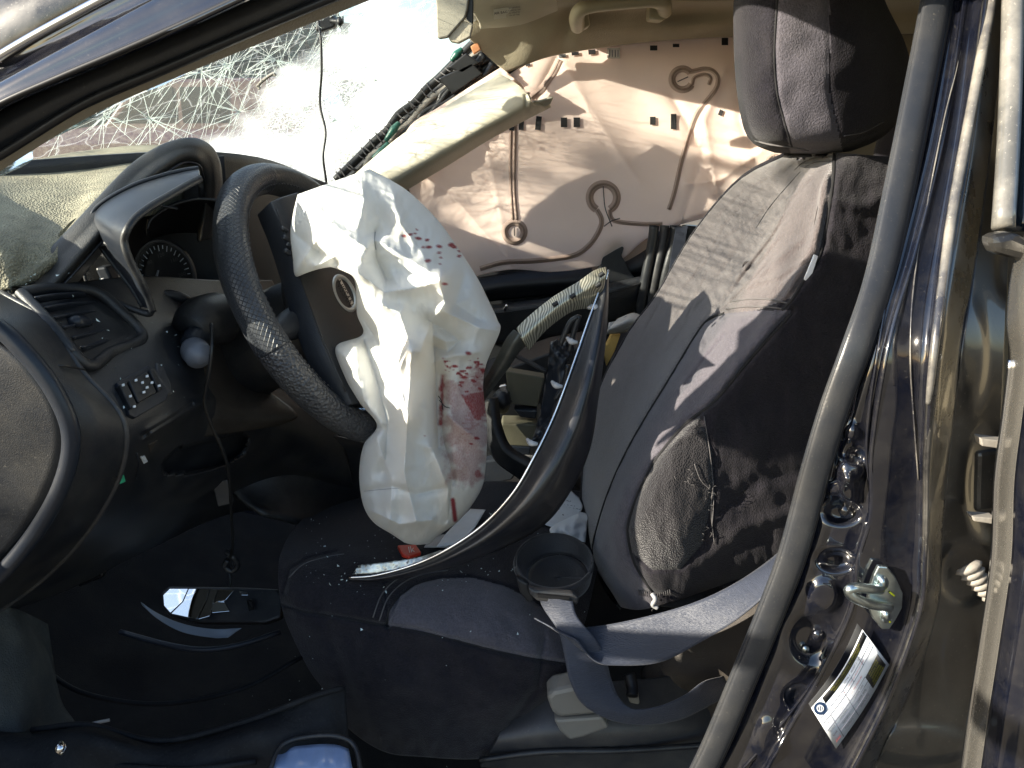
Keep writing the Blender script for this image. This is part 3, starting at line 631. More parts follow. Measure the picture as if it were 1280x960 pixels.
for _ in range(210):
    x = rnd.uniform(0, 420); y = rnd.uniform(0, 215)
    crackline(x, y, rnd.gauss(1.05, .28), rnd.uniform(30, 130), rnd.uniform(.00025, .0006))
for cx, cy in ((187, 148), (130, 145), (283, 80), (300, 140), (252, 90), (345, 75), (420, 150), (470, 100)):
    for k_ in range(13): crackline(cx, cy, rnd.uniform(0, 6.28), rnd.uniform(15, 75), rnd.uniform(.0003, .0008))
for _ in range(260):
    crackline(rnd.uniform(300, 540), rnd.uniform(0, 210), rnd.gauss(.9, .7), rnd.uniform(20, 70), rnd.uniform(.0003, .0006))
c_ = join('cracks', parts, M['crack'], ws); c_['kind'] = 'stuff'
mb = thing('mirror_mount', 'black rear-view mirror stub glued to the cracked windshield', 'mirror mount', tuple(on_ws(410, 28, .02)))
Yb = on_ws(410, 28, .02).y
prism('mount_plate', [(396, 20), (412, 16), (421, 24), (418, 34), (400, 40), (394, 38)], Yb, .02, M['plastic_d'], mb, .003)
tube('ball_stem', [(414, 26, Yb - .005), (425, 27, Yb - .02)], .004, M['plastic_d'], mb, 8)
tube('ball', [(421, 27, Yb - .02), (425, 27, Yb - .022), (429, 27, Yb - .02)], [.003, .009, .003], M['plastic_d'], mb, 10, n=9)
cd = tube('hanging_cord', [(397, 18, Yb - .01), (401, 50, Yb - .03), (402, 90, Yb - .03), (400, 130, Yb - .02), (407, 165, Yb - .03), (404, 195, Yb - .04), (408, 228, Yb - .04)], .0022, M['cable'], None, 8, n=50)
tag(cd, 'black cord hanging from the mirror mount down the windshield', 'cord')
ri = thing('loose_clip', 'small dark metal clip lying on the cracked glass', 'clip', tuple(on_ws(335, 100, .01)))
Yc = on_ws(335, 100, .012).y
tube('clip_bar', [(322, 108, Yc), (326, 103, Yc), (335, 96, Yc), (342, 92, Yc), (344, 95, Yc)], .003, M['boot'], ri, 6)
tube('clip_foot', [(321, 107, Yc), (325, 111, Yc)], .003, M['boot'], ri, 6)
# hood outside
loft('hood', [[(-2.5, .7, .72), (-2.6, 1.4, .76), (-2.5, 2.0, .72)], [(-2.0, .65, .84), (-2.05, 1.4, .90), (-2.0, 2.05, .84)], [(-1.3, .62, .88), (-1.62, 1.4, .90), (-1.3, 2.05, .88)]], 30, 40, M['paint'], body, .01, world=True, disp=lambda V: V + np.stack([0 * V[..., 0], 0 * V[..., 0], .03 * nz(V, 3, 2)], -1))
# ---------------------------------------------------------------- far front pillar, bare, with cables
fp = thing('far_pillar', 'bare far front pillar with exposed black cables and green connectors', 'pillar', tuple(W(430, 220, 2.05)))
def ln(x0, y0, x1, y1, Y0, Y1, n=9, jit=3., seed=1):
    r_ = random.Random(seed); return [(x0 + (x1 - x0) * i / (n - 1) + (r_.uniform(-jit, jit) if 0 < i < n - 1 else 0), y0 + (y1 - y0) * i / (n - 1) + (r_.uniform(-jit, jit) if 0 < i < n - 1 else 0), Y0 + (Y1 - Y0) * i / (n - 1)) for i in range(n)]
loft('pillar_steel', [[(250, 385, 2.0), (340, 305, 2.0), (430, 222, 2.0), (520, 130, 2.0), (595, 55, 1.99)], [(280, 400, 1.99), (370, 325, 1.99), (455, 240, 1.99), (548, 150, 1.99), (640, 72, 1.98)], [(300, 430, 2.05), (390, 350, 2.05), (480, 270, 2.05), (575, 190, 2.05), (660, 110, 2.03)]], 14, 60, M['trimdk'], fp, .02)
tube('cable', ln(420, 225, 596, 50, 1.975, 1.975, 12, 2, 1), .010, M['cable'], fp, 8)
tube('cable', ln(436, 228, 602, 62, 1.96, 1.97, 12, 3, 2), .008, M['boot'], fp, 8)
tube('cable', ln(444, 232, 606, 70, 1.96, 1.965, 12, 4, 3), .009, M['cable'], fp, 8)
tube('cable', ln(456, 230, 600, 84, 1.955, 1.96, 12, 4, 4), .006, M['rubberb'], fp, 8)
for k_, (o_, r_, m_) in enumerate(((14, .008, 'cable'), (20, .006, 'rubberb'), (26, .010, 'trimdk'), (34, .007, 'cable'), (41, .009, 'cable'))):
    tube('cable', ln(440 + o_ * .5, 226 + o_ * .4, 590 + o_, 52 + o_ * 1.1, 1.962, 1.965, 14, 4, 20 + k_), r_, M[m_], fp, 8)
parts = []; rq = random.Random(4)
for i in range(34):
    a = i / 33 + rq.uniform(-.012, .012); x = 424 + 160 * a; y = 218 - 158 * a; j_ = rq.uniform(-3, 3)
    if rq.random() < .25: continue
    parts.append(tube('x', [(x - 3, y - 2 + j_, 1.966), (x + 3, y + 5, 1.957), (x + 9, y + 8 - j_, 1.966)], .0018, None, seg=5, n=7, mesh_out=False))
join('cable_wrap', parts, M['seam'], fp)
for a in ([(466, 198), (476, 190), (486, 178)], [(482, 176), (492, 162), (499, 153)], [(564, 76), (571, 68), (578, 61)]):
    tube('green_connector', [(x, y, 1.945) for x, y in a], [.005, .009, .005], M['green'], fp, 10)
for i, q in enumerate(([(548, 98), (590, 78), (604, 92), (566, 118)], [(560, 84), (582, 66), (600, 78), (578, 92)])):
    prism('black_bracket', q, 1.93, .03, M['cable'], fp, .003)
prism('orange_clip', [(588, 58), (597, 52), (601, 62), (592, 68)], 1.90, .015, M['orange'], fp, .002)
# ---------------------------------------------------------------- curtain airbag
def curtain_mat():
    m = mat('pale_pink_nylon', (.93, .79, .71), .75, bump=.1, bs=1500, sheen=.1, var=.05, vs=7, trans=.48); return m
M['curt'] = curtain_mat(); M['loopm'] = mat('taupe_stitch_band', (.36, .27, .225), .8, trans=.35)
def cd_(x, y, A):
    n = nz(np.stack([x, y * .7, 0 * x], -1), .010, 2) * .010
    d = dpoly(x, y, [(560, 100), (610, 190), (640, 340)]); n = n - .006 * np.exp(-d / 9)
    d = dpoly(x, y, [(700, 70), (740, 140), (800, 230)]); n = n - .006 * np.exp(-d / 10)
    d = dpoly(x, y, [(700, 66), (668, 128), (640, 150)]); n = n + .012 * np.exp(-d / 6)
    d = dpoly(x, y, [(510, 200), (570, 250), (640, 330)]); n = n - .010 * np.exp(-d / 9)
    for k_, q in enumerate(([(840, 120), (880, 190), (850, 285)], [(905, 90), (880, 150), (895, 240)], [(930, 60), (925, 150), (960, 240)], [(860, 230), (900, 225), (950, 190)], [(870, 180), (905, 200), (950, 215)])):
        n = n - (.014 if k_ % 2 else -.012) * np.exp(-dpoly(x, y, q) / 7)
    return n
cur = thing('curtain_airbag', 'deployed pale pink curtain airbag hanging over the far side windows', 'curtain airbag', tuple(W(720, 345, 2.0)))
loft('cushion', [[(500, 150, 2.0), (560, 112, 2.0), (620, 86, 2.0), (700, 62, 1.985), (800, 52, 1.985), (900, 42, 1.985), (1010, 42, 1.99)],
 [(503, 175, 2.0), (570, 155, 1.98), (640, 150, 1.95), (720, 150, 1.95), (810, 150, 1.95), (900, 150, 1.91), (1000, 150, 1.84)],
 [(510, 235, 2.0), (580, 240, 1.96), (650, 240, 1.93), (730, 240, 1.93), (810, 235, 1.93), (900, 220, 1.88), (1000, 200, 1.80)],
 [(550, 290, 2.0), (600, 295, 1.97), (655, 300, 1.94), (730, 300, 1.94), (800, 285, 1.95), (880, 262, 1.90), (1000, 230, 1.82)],
 [(596, 345, 2.0), (640, 337, 1.99), (690, 340, 1.97), (740, 334, 1.97), (780, 322, 1.98), (830, 287, 1.96), (1000, 245, 1.88)]], 130, 190, M['curt'], cur, .004, disp=cd_, key='cur')
M['loopl'] = mat('pale_taupe_band', (.58, .45, .39), .8, trans=.4)
def cs(name, path, wpx, m=M['loopm'], lift=.0026, n=None):
    stick(name, path, 'cur', wpx * 1.75, M['loopl'], cur, lift, n); return stick('stitch_line', path, 'cur', wpx * .45, m, cur, lift + .0012, n)
def circ(cx, cy, r, a0, a1, n=16): return [(cx + r * math.cos(R(a0 + (a1 - a0) * i / n)), cy - r * math.sin(R(a0 + (a1 - a0) * i / n))) for i in range(n + 1)]
cs('seam_band', [(639, 150), (638, 200), (639, 240), (641, 275)], 2.5); cs('seam_band', [(644, 150), (643, 200), (643, 240), (646, 275)], 2.5)
cs('seam_ring', circ(643, 290, 12, 70, 430, 20), 5)
cs('seam_ring', circ(754, 247, 17, -60, 240, 20), 5.5)
cs('seam_band', [(762, 262), (764, 272), (772, 277), (800, 280), (828, 280)], 3); cs('seam_band', [(746, 262), (752, 275), (748, 290), (735, 308), (715, 320), (670, 326), (630, 328), (600, 336)], 3.5)
cs('seam_ring', circ(853, 99, 13, 40, 330, 20), 5)
cs('seam_band', [(861, 90), (870, 88), (880, 86), (890, 88), (897, 96), (896, 108), (888, 120), (872, 140), (862, 165), (852, 200), (843, 240), (836, 262)], 3.2)
cs('seam_band', [(865, 106), (868, 97), (880, 93), (888, 97), (886, 106)], 2.5)
cs('seam_ring', circ(968, 203, 8, 0, 200, 12), 3.5)
cs('seam_band', [(699, 74), (690, 92), (676, 112), (664, 122)], 5); cs('seam_band', [(660, 200 - 85), (653, 140), (645, 152)], 2.5)
for q in ([(754, 233), (755, 247), (757, 262), (765, 283)], [(755, 283), (765, 276), (775, 273)], [(643, 284), (643, 295)], [(847, 102), (860, 96)]): stick('thread', q, 'cur', 1.2, M['seam'], cur, .004)
def tick(x, y, w_, h_, a=0):
    r_ = []
    for yy in (-h_ / 2, h_ / 2):
        r_.append([(x + xx * math.cos(a) - yy * math.sin(a), y + xx * math.sin(a) + yy * math.cos(a)) for xx in (-w_ / 2, 0, w_ / 2)])
    G = [[(px, py, surfY('cur', px, py) - .0035) for px, py in q] for q in r_]
    o = mesh('tether_slot', Wn(np.array(G)).reshape(-1, 3), gridfaces(2, 3), M['black'], cur, False); s = o.modifiers.new('s', 'SOLIDIFY'); s.thickness = .001
for x, y, w_, h_, a in [(640, 158, 6, 10, .1), (652, 154, 6, 17, .05), (673, 154, 7, 17, .1), (705, 153, 8, 12, 0), (721, 153, 8, 12, 0), (816, 151, 7, 10, 0), (842, 152, 7, 19, 0), (607, 171, 7, 6, 0), (703, 70, 9, 4, -.1), (719, 67, 9, 4, -.1), (740, 65, 9, 6, -.1), (817, 60, 9, 6, 0), (845, 57, 8, 4, 0), (906, 52, 8, 9, 0), (901, 141, 5, 7, .4), (660, 81, 6, 3, -.3)]: tick(x, y, w_, h_, a)
G = [[(x, y, surfY('cur', x, y) - .004) for x in (759, 775)] for y in (60, 73)]
o = mesh('sewn_label', Wn(np.array(G)).reshape(-1, 3), gridfaces(2, 2), mat('faded_label', (.55, .5, .45), .7), cur, False); o.modifiers.new('s', 'SOLIDIFY').thickness = .001
for i in range(4): stick('label_line', [(762 + i * 3.5, 62), (762 + i * 3.5, 71)], 'cur', 1.0, M['ink'], cur, .0055)
# the folded bag edge behind the loose trim
loft('folded_edge', [[(490, 205, 1.95), (512, 158, 1.93), (548, 134, 1.93), (588, 108, 1.92), (626, 84, 1.92)], [(495, 216, 1.92), (522, 174, 1.90), (556, 148, 1.90), (598, 122, 1.89), (642, 97, 1.89)], [(505, 235, 1.95), (535, 195, 1.93), (574, 165, 1.93), (614, 135, 1.93), (655, 110, 1.92)]], 24, 80, M['curt'], cur, .004, disp=lambda x, y, A: .014 * nz(np.stack([x, y, 0 * x], -1), .05, 3) - .02 * np.sin(np.clip(A[..., 0] * 0 + (y - 60) / 150, 0, 1) * 9) * .3)
# ---------------------------------------------------------------- loose pillar trim
lt = thing('loose_pillar_trim', 'cream pillar cover hanging loose across the far windshield corner', 'trim panel', tuple(W(480, 235, 1.75)))
loft('cover', [[(438, 222, 1.80), (500, 170, 1.80), (560, 131, 1.80), (625, 92, 1.80)],
 [(446, 224, 1.74), (510, 182, 1.735), (575, 145, 1.735), (645, 104, 1.735)],
 [(462, 226, 1.72), (530, 190, 1.71), (600, 152, 1.71), (658, 116, 1.71)],
 [(485, 234, 1.73), (545, 200, 1.72), (615, 160, 1.72), (668, 131, 1.72)],
 [(503, 241, 1.80), (560, 207, 1.80), (620, 170, 1.80), (689, 134, 1.80)]], 50, 110, M['cream'], lt, .005,
 disp=lambda x, y, A: .0015 * nz(np.stack([x, y, 0 * x], -1), .03, 2) + .004 * np.sin(x * .5) * (x > 655) * (y > 118), key='lt', bev=.001)
loft('torn_tip', [[(664, 128, 1.76), (675, 127, 1.75), (690, 122, 1.74)], [(668, 134, 1.78), (678, 134, 1.77), (688, 130, 1.76)]], 8, 12, M['cream'], lt, .004, disp=lambda x, y, A: .004 * np.sin(x * 1.1))
# ---------------------------------------------------------------- visors, handle
vs = thing('sun_visor', 'beige sun visor folded to the roof with a printed warning label', 'sun visor', tuple(W(640, 10, 1.55)))
loft('panel', [[(560, -30, 1.50), (620, -30, 1.5), (692, -30, 1.5)], [(585, 8, 1.60), (640, 0, 1.6), (694, -6, 1.6)], [(598, 28, 1.64), (640, 22, 1.64), (697, 6, 1.64)], [(600, 37, 1.67), (650, 32, 1.67), (698, 14, 1.67)]], 20, 30, M['visor'], vs, .014, key='vis', bev=.003)
for a, b, m_, nm in (((617, 10), (663, 3), M['labelw'], 'warning_label'),):
    G = [[(x, y + (617 - x) * .15, surfY('vis', x, y) - .004) for x in (617, 640, 668)] for y in (12, 24)]
    o = mesh(nm, Wn(np.array(G)).reshape(-1, 3), gridfaces(2, 3), mat('visor_label', (.62, .58, .48), .6), vs, False); o.modifiers.new('s', 'SOLIDIFY').thickness = .001
    G = [[(x, y + (617 - x) * .15, surfY('vis', x, y) - .0056) for x in (655, 666)] for y in (13, 22)]
    o = mesh('warning_band', Wn(np.array(G)).reshape(-1, 3), gridfaces(2, 2), M['labelt'], vs, False); o.modifiers.new('s', 'SOLIDIFY').thickness = .0005
    text('lettering', 'AIR BAG', 626, 16, lambda x, y: surfY('vis', x, y), 4.5, 8, M['black'], vs, lift=.0056)
    for i in range(4): text('lettering', ['WARNING', 'Children can', 'be killed by', 'the air bag'][i], 643, 9.5 + 3 * i, lambda x, y: surfY('vis', x, y), 3, 8, M['ink'], vs, lift=.0056)
v2 = thing('visor_end', 'beige folded visor end hanging beside the windshield top', 'visor', tuple(W(565, 40, 1.35)))
prism('cover', [(544, -40), (590, -40), (584, 12), (581, 22), (560, 46), (549, 48), (546, 46), (545, 10)], 1.36, .02, mat('visor_grey', (.33, .31, .25), .6, bump=.2, bs=500), v2, .003)
prism('inner_face', [(577, -40), (592, -40), (591, 30), (583, 24)], 1.375, .02, M['cable'], v2, .001)
prism('lower_flap', [(560, 46), (578, 25), (591, 31), (588, 46), (573, 54), (563, 52)], 1.365, .018, M['visor'], v2, .002)
gh = thing('grab_handle', 'olive grab handle on the roof edge above the pink airbag', 'grab handle', tuple(W(775, 10, 1.8)))
tube('grip', [(722, 33, 1.84), (721, 22, 1.79), (726, 12, 1.76), (745, 7, 1.755), (785, 3, 1.755), (815, 1, 1.76), (828, 4, 1.78), (831, 14, 1.84)], [.015, .016, .014, .0125, .0125, .013, .016, .015], M['handle'], gh, 14)
prism('mount', [(714, 14), (735, 12), (738, 32), (730, 36), (717, 35)], 1.83, .05, M['handle'], gh, .004)
prism('mount', [(812, 4), (832, 2), (834, 22), (828, 26), (812, 24)], 1.83, .05, M['handle'], gh, .004)
# ---------------------------------------------------------------- far door, centre post, passenger seat, console
fd = thing('passenger_door', 'dark inside of the closed far door below the pink airbag', 'car door', tuple(W(700, 420, 2.0)))
loft('door_card', [[(480, 300, 2.06), (640, 300, 2.06), (850, 280, 2.06)], [(480, 372, 2.05), (640, 368, 2.05), (850, 352, 2.05)], [(480, 480, 2.05), (640, 480, 2.05), (850, 480, 2.05)], [(480, 640, 2.06), (640, 640, 2.06), (850, 640, 2.06)]], 20, 20, M['plastic_d'], fd, .03)
loft('armrest', [[(500, 388, 2.04), (620, 380, 2.04), (700, 368, 2.04), (770, 352, 2.04), (815, 342, 2.04)], [(500, 396, 1.93), (620, 384, 1.93), (700, 372, 1.93), (770, 354, 1.93), (812, 344, 1.95)], [(500, 408, 1.92), (620, 398, 1.92), (700, 388, 1.92), (770, 372, 1.92), (812, 358, 1.94)], [(500, 440, 1.97), (620, 430, 1.97), (700, 420, 1.97), (770, 400, 1.97), (812, 385, 1.98)]], 24, 40, M['leather'], fd, .01)
tube('armrest_seam', [(620, 392, 1.915), (700, 380, 1.915), (770, 364, 1.915), (812, 350, 1.93)], .003, M['rubberb'], fd, 6)
loft('window_sill', [[(590, 348, 2.03), (640, 340, 2.03), (760, 322, 2.03), (830, 285, 2.03)], [(590, 364, 1.99), (640, 356, 1.99), (760, 345, 1.99), (830, 320, 1.99)], [(590, 380, 2.02), (640, 374, 2.02), (760, 362, 2.02), (830, 350, 2.02)]], 12, 30, M['plastic_d'], fd, .01)
loft('upper_trim', [[(740, 300, 2.02), (780, 285, 2.02), (822, 278, 2.02)], [(740, 350, 2.0), (780, 345, 2.0), (818, 345, 2.0)]], 6, 8, mat('tan_window_trim', (.42, .33, .26), .8), fd, .01)
prism('dark_cutout', [(738, 352), (752, 330), (754, 312), (757, 302), (762, 294), (771, 294), (775, 300), (780, 310), (777, 320), (784, 332), (795, 350), (790, 356), (745, 362)], 1.965, .02, M['plastic'], fd, .003)  # dark upright outline in front of the tan trim, not identified
tube('lock_pin', [(630, 388, 1.91), (634, 381, 1.90)], .004, M['chrome'], fd, 6)
fc = thing('far_center_pillar', 'dark far centre pillar with seat belt rail beside the sunlit airbag', 'pillar', tuple(W(830, 350, 1.95)))
for x0, x1, r_, m_ in ((815, 806, .012, 'rubber'), (828, 818, .011, 'plastic_g'), (842, 830, .014, 'rubber'), (860, 845, .02, 'plastic')):
    tube('rail', [(x0 + 3, 282, 1.93), (x0, 305, 1.93), (x1, 352, 1.93), (x1 - 12, 420, 1.95)], r_, M[m_], fc, 12)
prism('belt_webbing', [(845, 284), (860, 282), (846, 360), (826, 400)], 1.90, .003, M['web'], fc, 0)
ps = thing('passenger_seat_assembly', 'dark passenger seat cushion seen beyond the broken trim', 'car seat', tuple(W(650, 590, 1.6)))
loft('cushion', [[(560, 560, 1.95), (640, 548, 1.95), (760, 548, 1.95)], [(545, 580, 1.75), (640, 566, 1.75), (770, 560, 1.75)], [(560, 600, 1.55), (640, 572, 1.55), (700, 585, 1.50), (770, 590, 1.5)][0:3], [(560, 660, 1.52), (640, 640, 1.5), (770, 640, 1.5)]], 30, 30, mat('brown_black_velour', (.028, .025, .027), .9, sheen=.4, bump=.4, bs=800), ps, .05)
loft('backrest', [[(775, 400, 1.9), (800, 398, 1.9), (860, 395, 1.9)], [(765, 440, 1.85), (800, 440, 1.72), (860, 440, 1.7)], [(750, 530, 1.85), (790, 530, 1.65), (850, 530, 1.6)], [(740, 600, 1.85), (780, 600, 1.65), (850, 600, 1.6)]], 20, 20, M['velvet'], ps, .08)
loft('pale_side', [[(772, 398, 1.62), (790, 391, 1.6), (802, 394, 1.6)], [(762, 410, 1.60), (782, 402, 1.57), (800, 402, 1.58)], [(758, 418, 1.62), (778, 416, 1.6), (796, 412, 1.6)]], 12, 14, M['foamw'], ps, .02)
prism('foam_edge', [(764, 420), (776, 418), (768, 440), (758, 458), (754, 440)], 1.62, .02, M['foam'], ps, .002)
cn = thing('center_console', 'broken centre console with olive panels between the seats', 'console', tuple(W(650, 560, 1.4)))
prism('side_panel', [(608, 470), (690, 440), (745, 430), (760, 560), (735, 660), (590, 640), (585, 560)], 1.56, .12, M['plastic_d'], cn, .004)
prism('upper_panel', [(632, 464), (681, 472), (672, 509), (636, 504)], 1.44, .03, M['cons'], cn, .002)
prism('lower_panel', [(628, 530), (672, 531), (664, 558), (622, 556)], 1.42, .05, M['cons'], cn, .002)
prism('panel_front', [(622, 557), (664, 559), (662, 569), (624, 567)], 1.415, .05, M['gloss'], cn, .002)
tube('round_knob', [(630, 490, 1.43), (627, 500, 1.42), (628, 512, 1.43)], [.012, .02, .012], M['plastic'], cn, 12)
prism('chrome_window', [(624, 483), (633, 481), (636, 495), (625, 497)], 1.415, .01, M['chrome'], cn, .002)
loft('console_edge', [[(600, 500, 1.4), (604, 540, 1.38), (618, 575, 1.36), (650, 600, 1.34)], [(612, 498, 1.38), (618, 535, 1.36), (632, 565, 1.34), (665, 585, 1.32)]], 8, 20, M['plastic'], cn, .02)
for q in ([(642, 512), (672, 513), (670, 524), (650, 522)], [(586, 580), (620, 575), (650, 583), (640, 600), (590, 610)]): prism('vent_block', q, 1.43, .03, M['gloss'], cn, .003)
tube('shift_boot', [(690, 540, 1.4), (700, 520, 1.4), (705, 500, 1.4)], [.035, .025, .015], M['leather'], cn, 10)
for q in ([(720, 546), (728, 548)], [(712, 563), (726, 566)]): tube('white_clip', [(x, y, 1.35) for x, y in q], .004, M['foamw'], cn, 6)
# ---------------------------------------------------------------- dashboard
da = thing('dashboard', 'dusty black dashboard with open cluster hood, side vent and switch panel', 'dashboard', tuple(W(140, 560, .9)))
def path2(ps): return [tuple(p) for p in ps]
# top pad
loft('top_pad', [[(-80, 226, 1.2), (0, 213, 1.44), (60, 202, 1.55), (110, 194, 1.62), (190, 188, 1.72), (262, 198, 1.72)],
 [(-80, 222, 1.1), (0, 208, 1.34), (60, 196, 1.45), (110, 188, 1.52), (190, 181, 1.6), (262, 190, 1.62)],
 [(-80, 232, .90), (0, 222, 1.08), (60, 210, 1.20), (110, 202, 1.26), (186, 195, 1.32), (258, 205, 1.34)],
 [(-80, 268, .80), (0, 256, .93), (50, 246, 1.0), (100, 235, 1.06), (150, 222, 1.10), (240, 215, 1.18)],
 [(-80, 318, .80), (0, 306, .82), (40, 300, .86), (80, 284, .90), (120, 258, .94), (230, 230, 1.1)],
 [(-80, 372, .82), (0, 362, .80), (24, 352, .81), (60, 325, .84), (95, 292, .89), (230, 260, 1.1)]], 60, 90, M['dashtop'], da, .01, key='dtop',
 disp=lambda x, y, A: .0035 * nz(np.stack([x, y * 1.6, 0 * x], -1), .018, 3))
loft('far_pad', [[(-160, 215, 1.0), (262, 190, 1.34), (420, 232, 1.9)], [(-160, 260, 1.0), (262, 250, 1.34), (420, 290, 1.9)], [(-160, 330, 1.1), (262, 400, 1.34), (480, 420, 1.9)]], 10, 20, M['dashhood'], da, .01)
# cluster hood arch
OU = [(20, 352, .835), (48, 325, .85), (82, 290, .87), (122, 247, .90), (160, 208, .94), (195, 184, .98), (226, 173, 1.01), (250, 174, 1.04), (268, 188, 1.07), (274, 215, 1.09), (273, 250, 1.10), (266, 300, 1.10)]
MI = [(34, 360, .815), (62, 333, .832), (97, 297, .85), (135, 255, .88), (170, 217, .92), (203, 194, .955), (229, 184, .985), (249, 186, 1.01), (262, 198, 1.04), (266, 220, 1.06), (265, 252, 1.07), (259, 300, 1.07)]
IN = [(50, 372, .83), (76, 346, .845), (110, 308, .865), (146, 266, .895), (178, 229, .935), (208, 205, .97), (230, 196, 1.0), (246, 199, 1.025), (255, 210, 1.05), (258, 228, 1.07), (257, 256, 1.08), (252, 300, 1.08)]
IN = [(x + (4 if k_ < 6 else 0 if k_ < 8 else -4), y + (5 if k_ < 9 else 1), Y_) for k_, (x, y, Y_) in enumerate(IN)]; MI = [(x, y, Y_ + .012) for x, y, Y_ in MI]
DP = [(70, 385, .95), (96, 355, .97), (126, 318, .99), (160, 278, 1.03), (188, 243, 1.07), (214, 220, 1.1), (232, 212, 1.12), (242, 215, 1.14), (246, 226, 1.16), (248, 240, 1.17), (248, 262, 1.18), (246, 300, 1.18)]
loft('cluster_hood', [[(p[0] + 4, p[1] + 6, p[2] + .02) for p in OU], OU, MI, IN, DP], 44, 110, M['dashhood'], da, .004, key='hood')
tube('hood_seam', [(p[0] + 2, p[1] + 2, p[2] - .002) for p in IN], .0015, M['gloss'], da, 6)
loft('cluster_back', [[(40, 300, 1.0), (130, 250, 1.1), (200, 205, 1.18), (280, 195, 1.22)], [(50, 360, 1.0), (130, 340, 1.1), (200, 330, 1.18), (290, 330, 1.22)], [(60, 420, 1.0), (130, 420, 1.1), (200, 420, 1.18), (300, 420, 1.2)]], 10, 16, M['plastic_d'], da, .01, key='cback')
# broken inner bezel: the curved piece
bo = [(248, 210, 1.02), (228, 213, 1.01), (200, 220, .995), (170, 230, .98), (142, 244, .97), (122, 258, .965), (114, 272, .96), (116, 290, .96), (128, 312, .96), (146, 336, .96), (164, 360, .96), (178, 384, .96)]
bm = [(249, 215, 1.0), (230, 222, .985), (204, 232, .965), (178, 245, .945), (154, 259, .93), (137, 272, .925), (133, 286, .92), (138, 303, .92), (150, 323, .92), (164, 344, .925), (175, 366, .93), (184, 386, .94)]
bi = [(249, 222, .985), (232, 231, .965), (208, 245, .94), (186, 258, .92), (168, 272, .905), (158, 286, .895), (154, 300, .895), (158, 316, .895), (166, 334, .90), (176, 352, .905), (184, 370, .915), (190, 388, .92)]
bo, bm, bi = [[(x, y, Y_ - .075) for x, y, Y_ in q] for q in (bo, bm, bi)]
loft('broken_bezel', [bo, bm, bi], 20, 100, M['gloss'], da, .004, key='bez', bev=.001)
tube('bezel_rim', [(p[0] + 1, p[1] + 1, p[2] - .003) for p in bi], .0042, M['plastic'], da, 8)
tube('bezel_rim', [(p[0], p[1], p[2] - .003) for p in bo], .0024, M['gloss'], da, 8)
tube('bezel_pin', [(127, 308, .875), (134, 304, .865), (140, 312, .865)], .0035, M['plastic'], da, 8)
tube('bezel_edge', [(190, 388, .88), (184, 392, .88), (160, 384, .88), (142, 376, .88), (122, 372, .88)], .004, M['plastic'], da, 8)
loft('inner_visor', [[(186, 276, 1.04), (215, 257, 1.05), (245, 249, 1.06), (275, 251, 1.07)], [(184, 292, 1.08), (215, 276, 1.1), (250, 270, 1.1), (280, 272, 1.1)], [(186, 300, 1.12), (215, 292, 1.14), (250, 292, 1.14), (290, 300, 1.14)]], 16, 24, M['plastic_d'], da, .003)
tube('visor_rim', [(184, 286, 1.03), (190, 273, 1.035), (215, 257, 1.045), (245, 249, 1.055), (275, 251, 1.065)], .0018, M['plastic_g'], da, 6)
tube('visor_rim', [(180, 258, 1.02), (200, 257, 1.03), (222, 261, 1.04)], .0016, M['plastic_g'], da, 6)
# gauges
def ellipse(cx, cy, rx, ry, rot, Y, n=40, a0=0, a1=360):
    out = []
    for i in range(n + (a1 - a0 < 360)):
        a = R(a0 + (a1 - a0) * i / n); x = rx * math.cos(a); y = ry * math.sin(a)
        out.append((cx + x * math.cos(rot) - y * math.sin(rot), cy + x * math.sin(rot) + y * math.cos(rot), Y(cx + x, cy + y) if callable(Y) else Y))
    return out
for cx, cy, rx, ry, Yd, s in ((206, 346, 36, 46, 1.12, 1), (132, 342, 26, 40, 1.03, 2)):
    ga = [(x, y, Y_) for x, y, Y_ in ellipse(cx, cy, rx, ry, -.35, Yd)]
    prism('dial_face', [(x, y) for x, y, _ in ga], Yd, .01, M['plastic_d'], da, 0)
    tube('dial_ring', [(x, y, Yd - .012) for x, y, _ in ga], .0022, M['plastic_g'], da, 8, closed=True, n=60)
    parts = []
    for i in range(26):
        a = R(-40 + i * 10 + 180); c, sn = math.cos(a), math.sin(a); r0, r1 = (.78, .88) if i % 2 else (.72, .88)
        P_ = []
        for r_ in (r0, r1):
            x = rx * r_ * c; y = ry * r_ * sn; P_.append((cx + x * math.cos(-.35) - y * math.sin(-.35), cy + x * math.sin(-.35) + y * math.cos(-.35), Yd - .006))
        parts.append(tube('x', P_, .0006, None, seg=4, n=2, mesh_out=False))
    join('dial_ticks', parts, M['icon'] if s == 1 else M['seam'], da)
    for i in range(6):
        a = R(-30 + i * 44 + 180); x = rx * .6 * math.cos(a); y = ry * .6 * math.sin(a)
        text('dial_numeral', str(i * 40 if s == 1 else i + 1), cx + x * math.cos(-.35) - y * math.sin(-.35), cy + x * math.sin(-.35) + y * math.cos(-.35), Yd - .007, 6.5, 20, M['seam'], da)
tube('needle', [(188, 364, 1.095), (194, 350, 1.09), (198, 338, 1.09)], [.003, .002, .0012], mat('needle_white', (.35, .35, .36), .4), da, 6)
tube('needle', [(207, 367, 1.1), (209, 360, 1.095), (211, 353, 1.095)], [.002, .0015, .001], M['seam'], da, 6)
tube('needle', [(128, 350, .99), (134, 358, .985), (139, 366, .985)], [.004, .003, .002], mat('needle_w2', (.5, .5, .52), .4), da, 6)
prism('broken_clip', [(118, 335), (132, 333), (146, 362), (140, 373), (130, 362)], 1.0, .02, M['gloss'], da, .003)
